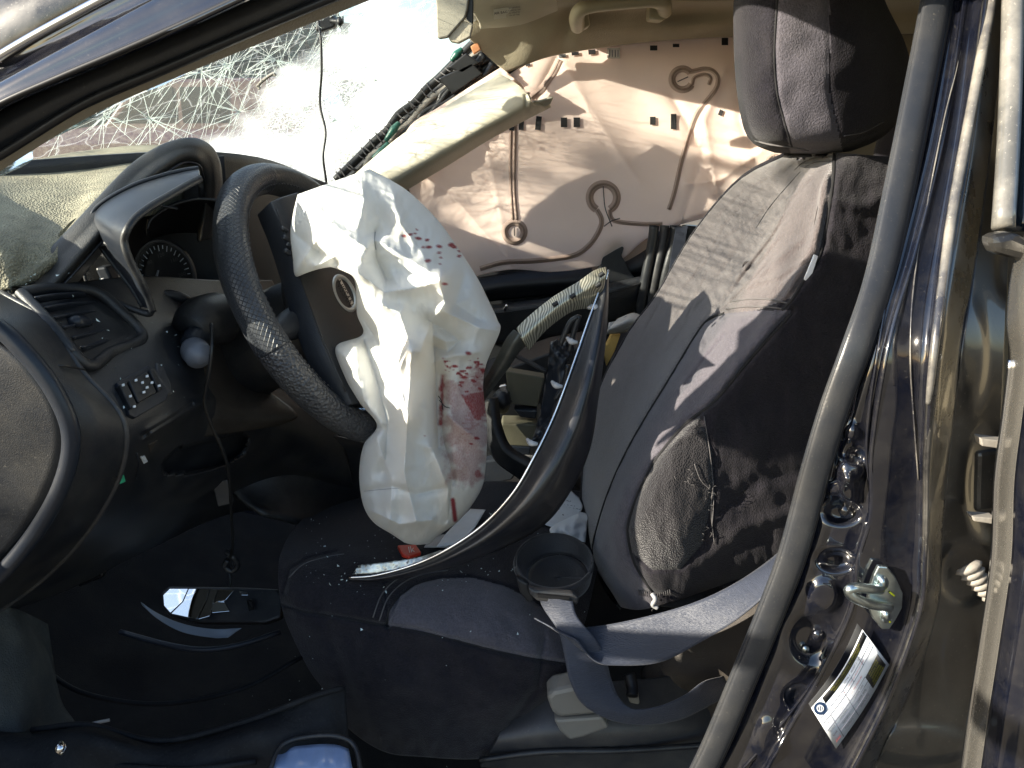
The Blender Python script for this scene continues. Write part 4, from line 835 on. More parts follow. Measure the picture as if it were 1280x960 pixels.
tube('lower_dial_hood', [(186, 380, .99), (200, 371, 1.0), (216, 370, 1.01), (232, 376, 1.02), (240, 384, 1.03)], [.006, .008, .008, .008, .005], M['plastic'], da, 10)
# face
DF = [[(10, 362, .81), (100, 352, .88), (180, 345, .99), (270, 350, 1.12), (340, 350, 1.25)],
 [(60, 400, .775), (140, 385, .87), (205, 392, .96), (290, 390, 1.1), (360, 390, 1.25)],
 [(104, 462, .762), (170, 430, .845), (225, 430, .93), (295, 440, 1.08), (370, 440, 1.25)],
 [(148, 512, .755), (200, 476, .825), (240, 470, .90), (305, 480, 1.07), (390, 480, 1.25)],
 [(158, 552, .755), (212, 520, .82), (250, 508, .90), (325, 510, 1.06), (410, 520, 1.25)],
 [(146, 606, .77), (200, 562, .85), (262, 540, .94), (340, 540, 1.08), (430, 560, 1.25)],
 [(108, 668, .79), (172, 626, .87), (250, 605, .96), (340, 580, 1.12), (440, 600, 1.25)],
 [(52, 724, .83), (130, 690, .91), (220, 650, 1.02), (320, 610, 1.16), (440, 620, 1.3)],
 [(0, 768, .86), (90, 735, .95), (180, 690, 1.08), (300, 640, 1.2), (420, 650, 1.32)]]
def dfd(x, y, A):
    d = np.zeros_like(x)
    rec = inpoly(x, y, [(200, 580), (222, 560), (262, 552), (300, 540), (312, 548), (306, 566), (280, 582), (240, 592), (205, 592)])
    d = d + .045 * rec
    d = d - .010 * np.exp(-(dpoly(x, y, [(190, 540), (235, 510), (262, 500)]) / 7) ** 2)
    d = d + .006 * np.exp(-(dpoly(x, y, [(178, 545), (215, 522), (240, 505)]) / 2.5) ** 2)
    return d
loft('lower_fascia', DF, 200, 200, M['plastic'], da, .006, disp=dfd, key='df')
E1 = [(0, 365, .79), (60, 402, .765), (104, 466, .752), (148, 514, .745), (158, 554, .745), (144, 608, .76), (104, 672, .78), (50, 727, .82), (-10, 770, .85)]
R1 = [(-60, 392, .70), (0, 404, .70), (42, 440, .70), (80, 490, .70), (100, 545, .70), (88, 606, .70), (50, 672, .705), (0, 728, .71), (-60, 770, .72)]
loft('side_fascia', [R1, [((a[0] + b[0]) / 2, (a[1] + b[1]) / 2, (a[2] + b[2]) / 2 - .006) for a, b in zip(R1, E1)], E1], 24, 100, M['plastic'], da, .006, key='sf')
tube('fascia_edge', E1, .0030, M['plastic_g'], da, 8)
tube('fascia_joint', [(80, 614, .712), (110, 606, .728), (146, 596, .752)], .0011, M['rubberb'], da, 5)
tube('fascia_joint', [(62, 456, .712), (84, 458, .722), (106, 462, .748)], .0011, M['rubberb'], da, 5)
R2 = [(x - 11 + (i - 4) * .3, y, Y_ - .006) for i, (x, y, Y_) in enumerate(R1)]
tube('end_cap_rim', R2, .0082, M['gloss'], da, 12)
loft('end_cap', [[(-200, 380, .705), (-200, 480, .705), (-200, 545, .705), (-200, 640, .705), (-200, 800, .72)], [(-90, 385, .698), (-60, 470, .695), (-40, 545, .695), (-60, 640, .70), (-90, 790, .71)], [(-60, 398, .700), (35, 456, .697), (80, 545, .697), (40, 650, .70), (-60, 760, .715)]], 16, 60, M['plastic'], da, .008)
# vent
ve = [(26, 366, .792), (70, 360, .835), (118, 364, .865), (150, 388, .87), (178, 421, .865), (140, 440, .81), (108, 456, .765), (66, 408, .765)]
tube('vent_frame', ve, .0062, M['plastic'], da, 10, closed=True, n=90)
prism('vent_cavity', [(p[0] * .93 + 7, p[1] * .93 + 29) for p in ve], [p[2] + .012 for p in ve], .03, M['black'], da, 0)
for i in range(6):
    a = i / 5; p0 = (44 + 58 * a, 372 + 62 * a, .783 - .012 * a); p1 = (110 + 52 * a, 366 + 56 * a, .858)
    loft('vent_slat', [[p0, ((p0[0] + p1[0]) / 2, (p0[1] + p1[1]) / 2 - 2, (p0[2] + p1[2]) / 2 - .004), p1], [(p0[0] + 3, p0[1] + 7, p0[2] + .010), ((p0[0] + p1[0]) / 2 + 3, (p0[1] + p1[1]) / 2 + 5, (p0[2] + p1[2]) / 2 + .006), (p1[0] + 3, p1[1] + 6, p1[2] + .008)]], 4, 12, M['gloss'], da, .0016)
tube('vent_tab', [(84, 404, .80), (96, 402, .80), (112, 403, .815)], [.004, .007, .004], M['gloss'], da, 10)
tube('vent_wheel', [(52, 398, .765), (68, 414, .762), (92, 440, .757)], [.003, .0055, .003], M['plastic_g'], da, 8)
# switch panel
sw = lambda x, y: surfY('df', x, y)
def onf(name, poly, lift, th, m, par=None, bev=.0012):
    return prism(name, poly, [sw(*p) - lift for p in poly], th, m, par or da, bev)
onf('switch_panel', [(146, 478), (186, 456), (196, 462), (212, 490), (208, 500), (170, 522), (162, 518)], .006, .012, M['gloss'])
onf('switch_button', [(161, 476), (184, 464), (196, 490), (173, 503)], .010, .010, M['plastic_d'])
onf('switch_button', [(187, 462), (193, 461), (204, 486), (199, 489)], .010, .010, M['plastic_d'])
onf('switch_button', [(149, 481), (158, 477), (172, 506), (164, 511)], .010, .010, M['plastic_d'])
for x, y in ((154, 481), (163, 495), (168, 508), (178, 478), (184, 484), (180, 490), (190, 478), (184, 470), (199, 482), (170, 475)):
    onf('switch_icon', [(x - 1.3, y - 1), (x + 1.5, y - 1.8), (x + 2, y + 1), (x - 1, y + 1.6)], .0125, .001, M['icon'], bev=0)
onf('blank_plate', [(196, 452), (206, 460), (214, 478), (216, 492), (210, 494), (198, 470)], .005, .008, M['plastic_g'], bev=.002)
for q, mm in (([(148, 598), (155, 594), (157, 602), (150, 605)], 'lens_g'), ([(176, 572), (181, 570), (185, 577), (180, 580)], 'icon')): onf('indicator', q, .004, .003, M[mm], bev=0)
tube('switch_slot', [(145, 590, sw(145, 590) - .002), (146, 600, sw(146, 600) - .002), (144, 614, sw(144, 614) - .002)], .0012, M['gloss'], da, 5)
tube('switch_slot', [(171, 567, sw(171, 567) - .002), (173, 580, sw(173, 580) - .002), (170, 598, sw(170, 598) - .002)], .0012, M['gloss'], da, 5)
onf('fuse_flap', [(186, 556), (198, 550), (190, 562), (188, 568)], .004, .004, M['brownp'])
# knee bolster below the column
loft('knee_panel', [[(236, 428, .99), (262, 424, 1.0), (285, 440, 1.06), (320, 480, 1.1)], [(232, 480, .92), (265, 478, .95), (300, 490, 1.02), (352, 500, 1.08)], [(236, 520, .90), (270, 516, .94), (310, 520, 1.0), (372, 520, 1.07)], [(222, 552, .90), (262, 545, .94), (300, 540, 1.0), (350, 532, 1.06)]], 30, 40, M['brownp'], da, .006)
loft('under_panel', [[(300, 560, 1.15), (380, 540, 1.2), (480, 560, 1.3)], [(290, 610, 1.12), (370, 600, 1.18), (460, 620, 1.3)], [(330, 640, 1.1), (392, 660, 1.16), (440, 680, 1.3)]], 10, 16, M['plastic'], da, .008)
prism('metal_bracket', [(264, 602), (284, 600), (290, 630), (272, 634)], 1.02, .01, M['plastic_g'], da, .002)
# pedals in the dark
pe = thing('brake_pedal', 'dark brake pedal deep in the driver footwell', 'pedal', tuple(W(120, 720, 1.2)))
prism('pad', [(86, 700), (118, 690), (130, 722), (98, 735)], 1.2, .015, M['rubberb'], pe, .004)
tube('arm', [(108, 710, 1.22), (140, 670, 1.2), (160, 640, 1.15)], .008, M['plastic_d'], pe, 8)
# ---------------------------------------------------------------- steering wheel
WC = Vector((-.2403, 1.0655, .9883)); az, el = -.211, .511
WN_ = Vector((math.cos(el) * math.cos(az), math.cos(el) * math.sin(az), math.sin(el)))
WA = WN_.cross(Vector((0, 0, 1))).normalized(); WB = WN_.cross(WA)
def wl(a, b, n): return tuple(WC + WA * a + WB * b + WN_ * n)        # a: towards the near side?, b: down the wheel
upv = -1 if WB.z > 0 else 1
sw_ = thing('steering_wheel', 'black leather wrapped steering wheel with a silver emblem on its hub', 'steering wheel', tuple(WC))
n = 220; P_ = [wl(.185 * math.cos(t), .185 * math.sin(t), 0) for t in np.linspace(0, 2 * math.pi, n, endpoint=False)]
def grip_mat():
    m = mat('diamond_grip_cover', (.036, .040, .048), .36, dust=.06); t = m.node_tree; N = t.nodes; L = t.links; b = N['Principled BSDF']
    def a(n):
        q = N.new('ShaderNodeAttribute'); q.attribute_name = n; return q.outputs['Fac']
    def mm(op, x, y=None):
        q = N.new('ShaderNodeMath'); q.operation = op
        for i, s in enumerate((x, y)):
            if s is None: continue
            if isinstance(s, (int, float)): q.inputs[i].default_value = s
            else: L.new(s, q.inputs[i])
        return q.outputs[0]
    u, v = a('gu'), a('gv'); outs = []
    for op in ('ADD', 'SUBTRACT'):
        w_ = mm(op, u, v); outs.append(mm('ABSOLUTE', mm('SUBTRACT', mm('FRACT', mm('MULTIPLY', w_, .5)), .5)))
    h = mm('MAXIMUM', outs[0], outs[1]); r_ = N.new('ShaderNodeMapRange'); r_.inputs[1].default_value = .40; r_.inputs[2].default_value = .49; r_.inputs[3].default_value = 1; r_.inputs[4].default_value = 0; L.new(h, r_.inputs[0])
    bp = N.new('ShaderNodeBump'); bp.inputs['Strength'].default_value = 1; bp.inputs['Distance'].default_value = .0010; L.new(r_.outputs[0], bp.inputs['Height']); L.new(bp.outputs[0], b.inputs['Normal']); return m
def rimtube(name, a0, a1, r, m, seg=20):
    ts = np.linspace(a0, a1, 120); V = []
    for t in ts:
        c = Vector(wl(.185 * math.cos(t), .185 * math.sin(t), 0)); rad = (c - WC).normalized()
        for k_ in range(seg):
            q = k_ * 2 * math.pi / seg
            wob = 1 + .05 * math.sin(q * 2) + .02 * math.sin(t * 9)
            V.append(tuple(c + (rad * math.cos(q) * r * 1.0 + WN_ * math.sin(q) * r * 1.12) * wob))
    F = [tuple(f) for f in gridfaces(len(ts), seg, True)] + [tuple(range(seg))[::-1], tuple((len(ts) - 1) * seg + i for i in range(seg))]
    uu = np.repeat(ts * .185 / .0032, seg); vv = np.tile(np.arange(seg) * .125 / seg / .0032, len(ts))
    return mesh(name, V, F, m, sw_, attr={'gu': uu, 'gv': vv})
def wang(px, py):                                    # wheel angle nearest to a picture direction
    ts = np.linspace(0, 2 * math.pi, 361); Q = proj(np.array([wl(.185 * math.cos(t), .185 * math.sin(t), 0) for t in ts])); return ts[np.argmin(((Q - [px, py]) ** 2).sum(1))]
t1, t2 = wang(330, 224), wang(340, 440)
M['grip'] = grip_mat()
M['grip2'] = mat('dotted_grip_cover', (.034, .036, .042), .42, bump=1.0, bs=260, tex='voronoi', dust=.10)
rimtube('rim', 0, 2 * math.pi, .0175, M['leather'])
lo, hi = min(t1, t2), max(t1, t2)
if hi - lo > math.pi: lo, hi = hi, lo + 2 * math.pi
rimtube('grip_cover', lo, hi, .0198, M['grip'])
t3 = wang(450, 534); t2b = hi if abs(((hi - t2 + math.pi) % (2 * math.pi)) - math.pi) < .01 else lo
sgn = 1 if t2b == hi else -1; dd = ((t3 - t2) * sgn) % (2 * math.pi); rimtube('lower_grip_cover', t2b, t2b + sgn * dd, .0193, M['grip2'])
t4 = wang(395, 248); t1b = lo if t2b == hi else hi; dd = ((t4 - t1) * -sgn) % (2 * math.pi); rimtube('upper_grip_cover', t1b, t1b - sgn * dd, .0188, M['leatherg'])
# stitching round the inner side
V = []; parts = []
for i in range(150):
    t = i * 2 * math.pi / 150; c = Vector(wl(.185 * math.cos(t), .185 * math.sin(t), 0)); rad = (c - WC).normalized(); e = Vector(wl(-.185 * math.sin(t), .185 * math.cos(t), 0)) - WC
    p = c - rad * .0150 + WN_ * .0148; q = p + e.normalized() * .0045
    parts.append(tube('x', [tuple(p), tuple(q)], .0006, None, seg=4, n=2, world=True, mesh_out=False))
s_ = join('stitching', parts, M['seam'], sw_); s_['kind'] = 'stuff'
hubp = []
for i, (rr, nn) in enumerate(((.0, .030), (.03, .030), (.055, .026), (.072, .014), (.078, -.004), (.070, -.03), (.0, -.035))):
    hubp.append([wl(rr * math.cos(t) * 1.0, rr * math.sin(t) * .92, nn) for t in np.linspace(0, 2 * math.pi, 41)])
loft('hub_cover', hubp, 40, 60, M['hub'], sw_, 0, world=True)
for t, wd in ((0, .05), (math.pi, .05), (math.pi / 2 if WB.z < 0 else -math.pi / 2, .07)):
    ct, st_ = math.cos(t), math.sin(t)
    rws = []
    for s in np.linspace(0, 1, 6):
        rr = .05 + .128 * s; w_ = wd * (1 - .45 * s) / 2 * (1 if s < .8 else .8); z = .012 * (1 - s)
        rws.append([wl(rr * ct - q * st_, rr * st_ + q * ct, z + zz) for q, zz in ((-w_, -.008), (-w_ * .5, .006), (w_ * .5, .006), (w_, -.008))])
    loft('spoke', rws, 14, 12, M['hub'], sw_, .012, world=True)
# emblem facing the camera side of the hub, where the cover shows beside the bag
em = [(x, y, .985) for x, y, _ in ellipse(430, 367, 11.5, 22.5, -.42, 0)]
def hubY(x, y):
    # intersection of the picture direction with the plane of the hub cover
    d = W(x, y, 1.) - Vector((0, 0, CAMH)); o_ = Vector((0, 0, CAMH)); q0 = WC + WN_ * .034
    t = (q0 - o_).dot(WN_) / d.dot(WN_); return (o_ + d * t).y
tube('emblem_ring', [(x, y, hubY(x, y) - .002) for x, y, _ in em], .0034, M['satin'], sw_, 10, closed=True, n=70)
bar = [(417, 352), (424, 344), (444, 382), (437, 390)]
prism('emblem_bar', bar, [hubY(*p) - .004 for p in bar], .003, M['satin'], sw_, .0008)
text('emblem_lettering', 'NISSAN', 430.5, 367, lambda x, y: hubY(x, y) - .0056, 11.5, -61, M['black'], sw_, squash=.92)
loft('hub_side_pad', [[(338, 252, hubY(338, 252) + .01), (360, 300, hubY(360, 300) + .004), (400, 420, hubY(400, 420)), (440, 505, hubY(440, 505) + .01)], [(352, 246, hubY(352, 246)), (385, 300, hubY(385, 300) - .004), (430, 400, hubY(430, 400) - .006), (468, 500, hubY(468, 500))], [(372, 240, hubY(372, 240)), (425, 300, hubY(425, 300)), (470, 400, hubY(470, 400)), (500, 500, hubY(500, 500) + .01)]], 30, 50, M['hub'], sw_, .03, key='hsp', bev=.004)
tube('hub_parting_line', [(346, 262, hubY(346, 262) - .003), (362, 310, hubY(362, 310) - .004), (398, 410, hubY(398, 410) - .006), (432, 490, hubY(432, 490) - .003)], .0012, M['rubberb'], sw_, 5)
for x, y in ((352, 285), (354, 296), (358, 305), (356, 313)): tube('wheel_button', [(x, y, hubY(x, y) - .006), (x + 6, y + 4, hubY(x + 6, y + 4) - .006)], .0035, M['plastic_g'], sw_, 8)
ccn = thing('steering_column', 'black steering column shroud with a round stalk end', 'steering column', tuple(W(280, 440, 1.1)))
def wsec(c, rad, k_=18): return [tuple(c + WA * rad * math.cos(t) + WB * rad * math.sin(t)) for t in np.linspace(0, 2 * math.pi, k_)]
loft('shroud', [wsec(WC - WN_ * .03, .055), wsec(WC - WN_ * .08, .062), wsec(WC - WN_ * .18, .066), wsec(WC - WN_ * .32, .06)], 30, 40, M['plastic'], ccn, 0, world=True)
tube('stalk_collar', [(272, 398, 1.0), (250, 404, .965), (236, 415, .945)], [.034, .032, .024], M['plastic'], ccn, 16)
tube('stalk_stem', [(262, 410, .97), (244, 424, .935), (240, 434, .925)], [.014, .015, .014], M['gloss'], ccn, 14)
tube('stalk_knob', [(238, 432, .93), (243, 438, .915), (249, 445, .90), (254, 451, .893)], [.010, .0165, .0165, .006], mat('stalk_end_grey', (.15, .16, .19), .35, dust=.1), ccn, 18, n=20)
cdd = tube('charging_cord', [(264, 405, .91), (265, 430, .885), (262, 462, .88), (257, 488, .885), (256, 506, .89), (266, 535, .90), (277, 560, .91), (286, 590, .93), (289, 640, .97), (291, 680, 1.02), (288, 700, 1.05), (288, 732, 1.12)], .0022, M['cable'], None, 8, n=90)
tag(cdd, 'thin black cord looped over the stalk and hanging into the footwell', 'cord')
# ---------------------------------------------------------------- driver airbag
AR = [(372, 243, 425, 224, 462, 211, 1.00, .004), (366, 268, 428, 236, 490, 226, .99, .030), (363, 292, 432, 258, 515, 243, .98, .05), (366, 325, 445, 295, 548, 276, .97, .065),
 (371, 346, 460, 318, 574, 312, .965, .07), (396, 330, 480, 342, 596, 346, .96, .075), (440, 345, 505, 372, 611, 376, .955, .075), (446, 392, 515, 398, 622, 400, .955, .075), (453, 418, 520, 424, 625, 414, .95, .075),
 (418, 434, 512, 452, 609, 452, .95, .075), (427, 470, 510, 488, 604, 482, .945, .07), (446, 500, 515, 520, 608, 520, .94, .07), (471, 531, 520, 548, 609, 552, .935, .07), (455, 555, 520, 572, 607, 582, .935, .068), (449, 590, 515, 606, 603, 608, .935, .062),
 (453, 628, 515, 634, 588, 634, .935, .055), (466, 652, 515, 656, 570, 654, .935, .045), (490, 668, 515, 672, 548, 670, .935, .025), (505, 678, 520, 681, 538, 679, .935, .004)]
FO = [  # (path, amplitude towards the camera, width in px)
 ([(376, 250), (400, 262), (430, 292), (458, 310)], .022, 12), ([(372, 335), (395, 300), (430, 318), (452, 322)], .018, 9), ([(366, 290), (390, 310), (430, 330)], -.016, 10),
 ([(450, 215), (455, 250), (448, 280)], .022, 18), ([(468, 290), (470, 320), (482, 350)], -.022, 8), ([(470, 300), (520, 330), (550, 348)], .016, 11), ([(446, 340), (480, 365), (520, 360), (550, 350)], .024, 12),
 ([(550, 348), (556, 380), (540, 400), (525, 440)], .024, 10), ([(448, 350), (470, 378), (500, 392), (512, 430), (495, 470), (510, 520)], .030, 14), ([(455, 400), (480, 440), (490, 480)], -.024, 11),
 ([(556, 390), (600, 410), (624, 414)], .014, 8), ([(535, 400), (575, 425), (560, 440), (540, 432)], -.016, 10), ([(540, 402), (545, 470), (548, 560)], -.026, 9), ([(515, 440), (510, 520), (505, 590), (520, 650)], .026, 13),
 ([(425, 440), (445, 460), (455, 500), (475, 530)], .012, 8), ([(455, 425), (470, 470), (485, 530), (480, 590)], -.020, 10), ([(470, 545), (490, 600), (488, 650)], .016, 12), ([(540, 560), (560, 610), (560, 655)], .018, 8),
 ([(553, 470), (552, 540), (566, 600), (560, 650)], -.014, 6), ([(560, 520), (590, 545), (606, 560)], .010, 8), ([(600, 440), (560, 445), (545, 452)], .009, 6), ([(455, 615), (490, 608), (520, 618), (555, 610)], -.008, 5),
 ([(468, 640), (500, 655), (540, 650)], .010, 6), ([(395, 332), (420, 320), (448, 338)], .014, 6), ([(490, 240), (500, 280), (530, 320)], .010, 16), ([(580, 340), (570, 380), (600, 400)], -.010, 12)]
def abd(x, y, s):
    d = np.zeros_like(x)
    if s > 0: return d + .01 * np.sin(x * .05) * np.sin(y * .04)
    for q, a, w_ in FO:
        r_ = dpoly(x, y, q) / w_; d = d - a * 1.25 * (np.exp(-r_ * 1.1) * .72 + np.exp(-r_ * r_ * .8) * .28)
    P = np.stack([x, y * .6, 0 * x], -1)
    rn = 1 - np.abs(nz(P, .028, 3)) * 1.8
    d = d - .0035 * rn - .0015 * nz(P, .05, 2) - .0012 * (1 - np.abs(nz(P + 50, .06, 2)) * 2)
    return d
def blood(x, y):
    v = np.zeros_like(x); P = np.stack([x, y, 0 * x], -1); n1 = nz(P, .09, 3); n2 = nz(P * [1, 3.2, 1], .10, 3)
    # smear zone low on the right
    z = dpoly(x, y, [(600, 462), (597, 505), (590, 530)]); v = np.maximum(v, np.clip(.72 - z / 30 + n2 * .6, 0, .62) * np.clip((y - 450) / 12, 0, 1))
    z = dpoly(x, y, [(598, 456), (576, 462), (560, 458)]); v = np.maximum(v, np.clip(.9 - z / 9 + n2 * 2.2 - .45, 0, 1))
    q_ = [(556, 476), (606, 470), (609, 556), (603, 606), (572, 606), (558, 540)]; sd = np.where(inpoly(x, y, q_), 1, -1) * dpoly(x, y, q_ + q_[:1]); v = np.maximum(v, np.clip(.30 + sd / 26 + n1 * .45, 0, .50))
    q_ = [(577, 494), (610, 486), (607, 516), (596, 530)]; sd = np.where(inpoly(x, y, q_), 1, -1) * dpoly(x, y, q_ + q_[:1]); v = np.maximum(v, np.clip(.55 + sd / 5 + n2 * .5, 0, .78))
    z = dpoly(x, y, [(575, 500), (570, 545), (572, 590)]); v = np.maximum(v, np.clip(.52 - z / 60 + n1 * .3, 0, .48) * (x > 550))
    z = dpoly(x, y, [(553, 470), (552, 520), (550, 528)]); v = np.maximum(v, np.clip(.85 - z / 6 + n1 * .5, 0, .8))
    z = dpoly(x, y, [(566, 625), (569, 650)]); v = np.maximum(v, np.clip(1.2 - z / 4, 0, .95))
    z = np.hypot(x - 598, (y - 592)); v = np.maximum(v, np.clip(1 - z / 8 + n1 * .4, 0, .75))
    for i in range(2):
        for bx, by, br, ba in DROPS: v = np.maximum(v, np.clip(1.6 - np.hypot((x - bx) / (br * (1.2 + (bx * 7.3 % 1) * .9)), (y - by - (x - bx) * ((by * 3.7 % 1) - .4) * .5) / (br * .9)), 0, 1) * ba)
    return v
rb = random.Random(3)
DROPS = [(505, 295, 2.5, .9), (513, 293, 2, .9), (523, 298, 2.6, .9), (534, 300, 2.5, .9), (536, 309, 2.6, .9), (549, 308, 2.6, .9), (564, 306, 3.4, .95), (568, 309, 2.6, .9), (574, 320, 2.5, .9), (574, 314, 2, .9), (521, 287, 1.6, .8), (519, 292, 1.6, .8), (549, 316, 2, .8), (551, 322, 2, .8), (550, 330, 2, .8), (535, 326, 3, .9), (556, 355, 2.5, .85), (529, 309, 1.8, .8), (596, 548, 2.6, 1), (589, 555, 1.8, 1), (531, 545, 1.4, .6)]
DROPS = [(x, y, r * .8, a) for x, y, r, a in DROPS] + [(rb.uniform(575, 610), rb.uniform(440, 490), rb.uniform(1.2, 2.6), .9) for _ in range(12)] + [(rb.uniform(552, 600), rb.uniform(530, 600), rb.uniform(.8, 2), .6) for _ in range(5)]
def grime(x, y):
    P = np.stack([x, y, 0 * x], -1); z = dpoly(x, y, [(560, 430), (552, 500), (575, 600), (560, 640)])
    return np.clip(.55 * np.exp(-(z / 34) ** 2) + .25 * np.clip(nz(P, .02, 3) + .1, 0, 1) + .5 * np.exp(-(dpoly(x, y, [(478, 268), (500, 290)]) / 14) ** 2), 0, 1)
def airbag_mat():
    m = mat('white_airbag_nylon', (.80, .80, .775), .7, bump=.25, bs=1800, var=.03, vs=9); t = m.node_tree; N = t.nodes; L = t.links
    b = N['Principled BSDF']; src = b.inputs['Base Color'].links[0].from_socket
    for an, c_, mul in (('grime', (.62, .52, .36), .6), ('blood', (.30, .045, .05), 1.)):
        a = N.new('ShaderNodeAttribute'); a.attribute_name = an
        no = N.new('ShaderNodeTexNoise'); no.inputs['Scale'].default_value = 160; no.inputs['Detail'].default_value = 4
        s = N.new('ShaderNodeMath'); s.operation = 'MULTIPLY'; s.inputs[1].default_value = mul; L.new(a.outputs['Fac'], s.inputs[0]); f = s.outputs[0]
        if an == 'blood':
            q = N.new('ShaderNodeMath'); q.operation = 'MULTIPLY_ADD'; L.new(no.outputs[0], q.inputs[0]); q.inputs[1].default_value = .45; q.inputs[2].default_value = -.22
            w_ = N.new('ShaderNodeMath'); w_.operation = 'ADD'; L.new(f, w_.inputs[0]); L.new(q.outputs[0], w_.inputs[1])
            r_ = N.new('ShaderNodeMapRange'); r_.inputs[1].default_value = .18; r_.inputs[2].default_value = .85; L.new(w_.outputs[0], r_.inputs[0])
            z_ = N.new('ShaderNodeMath'); z_.operation = 'MINIMUM'; L.new(r_.outputs[0], z_.inputs[0]); g_ = N.new('ShaderNodeMapRange'); g_.inputs[2].default_value = .12; L.new(a.outputs['Fac'], g_.inputs[0]); L.new(g_.outputs[0], z_.inputs[1]); f = z_.outputs[0]
        mx = N.new('ShaderNodeMix'); mx.data_type = 'RGBA'; L.new(f, mx.inputs[0]); L.new(src, mx.inputs[6]); mx.inputs[7].default_value = (*c_, 1); src = mx.outputs[2]
    L.new(src, b.inputs['Base Color'])
    tr = N.new('ShaderNodeBsdfTranslucent'); L.new(src, tr.inputs[0]); ms = N.new('ShaderNodeMixShader'); ms.inputs[0].default_value = .28
    L.new(b.outputs[0], ms.inputs[1]); L.new(tr.outputs[0], ms.inputs[2]); L.new(ms.outputs[0], N['Material Output'].inputs[0]); return m
ab = thing('driver_airbag', 'deflated white driver airbag with dark red stains draped from the wheel', 'airbag', tuple(W(520, 681, .935)))
bag('cushion', AR, 330, 320, airbag_mat(), ab, disp=abd, attrf={'blood': blood, 'grime': grime}, p=2.4, q=1.8, key='ab')
for q in ([(549, 500), (556, 508), (562, 510)], [(548, 495), (552, 502), (553, 512)]): stick('loose_thread', q, 'ab', 1, M['black'], ab, .004, tubes=True, r=.0005)
stick('tack_seam', [(469, 290), (468, 302), (470, 312)], 'ab', 1, M['foamw'], ab, .0006, tubes=True, r=.0006)
stick('tack_seam', [(455, 614), (475, 612), (500, 610)], 'ab', 1, M['foamw'], ab, .0006, tubes=True, r=.0005)
# ---------------------------------------------------------------- driver seat
se = thing('driver_seat_assembly', 'black driver seat with grey insert cover and torn side patch', 'car seat', tuple(W(640, 945, .95)))
SB = [[(985, 193, 1.30), (1005, 189, 1.20), (1035, 188, 1.10), (1050, 191, 1.03), (1075, 193, 1.01), (1135, 197, 1.05)],
 [(925, 225, 1.36), (965, 221, 1.22), (1000, 222, 1.08), (1025, 225, 1.00), (1042, 228, .97), (1135, 235, 1.0)],
 [(868, 290, 1.38), (915, 290, 1.22), (965, 290, 1.06), (1008, 290, .97), (1033, 292, .94), (1130, 300, .97)],
 [(820, 370, 1.38), (860, 370, 1.22), (915, 370, 1.05), (965, 375, .95), (1002, 375, .92), (1115, 380, .95)],
 [(785, 417, 1.38), (825, 422, 1.22), (878, 417, 1.04), (928, 425, .94), (960, 440, .91), (1095, 440, .94)],
 [(748, 490, 1.38), (785, 495, 1.20), (823, 492, 1.03), (868, 502, .93), (905, 520, .90), (1065, 520, .93)],
 [(731, 570, 1.36), (755, 570, 1.18), (783, 567, 1.02), (815, 577, .925), (870, 582, .89), (1040, 600, .93)],
 [(728, 640, 1.33), (740, 640, 1.15), (757, 640, 1.0), (785, 645, .92), (850, 652, .88), (1010, 670, .92)],
 [(738, 697, 1.30), (743, 699, 1.12), (750, 702, 1.0), (790, 704, .92), (850, 712, .89), (965, 708, .93)],
 [(772, 752, 1.25), (774, 756, 1.10), (780, 760, 1.0), (803, 762, .94), (842, 752, .91), (900, 732, .95)]]
zgrey = [(880, 405), (905, 392), (945, 388), (990, 388), (960, 420), (935, 452), (895, 500), (855, 530), (818, 575), (795, 620), (783, 662), (790, 700), (806, 730), (822, 748), (815, 770), (770, 770), (745, 725), (742, 680), (762, 612), (790, 552), (838, 472)]
zfront = [(960, 150), (1044, 180), (1040, 235), (1024, 320), (990, 372), (945, 388), (905, 392), (880, 405), (838, 472), (790, 552), (762, 612), (742, 680), (745, 725), (760, 790), (700, 800), (690, 500), (800, 300)]
zknit = [(875, 520), (890, 560), (892, 620), (878, 680), (850, 712), (815, 712), (790, 690), (785, 660), (797, 620), (820, 575), (855, 535)]
SW = [(1043, 195), (1040, 232), (1026, 318), (1000, 355), (975, 388)]
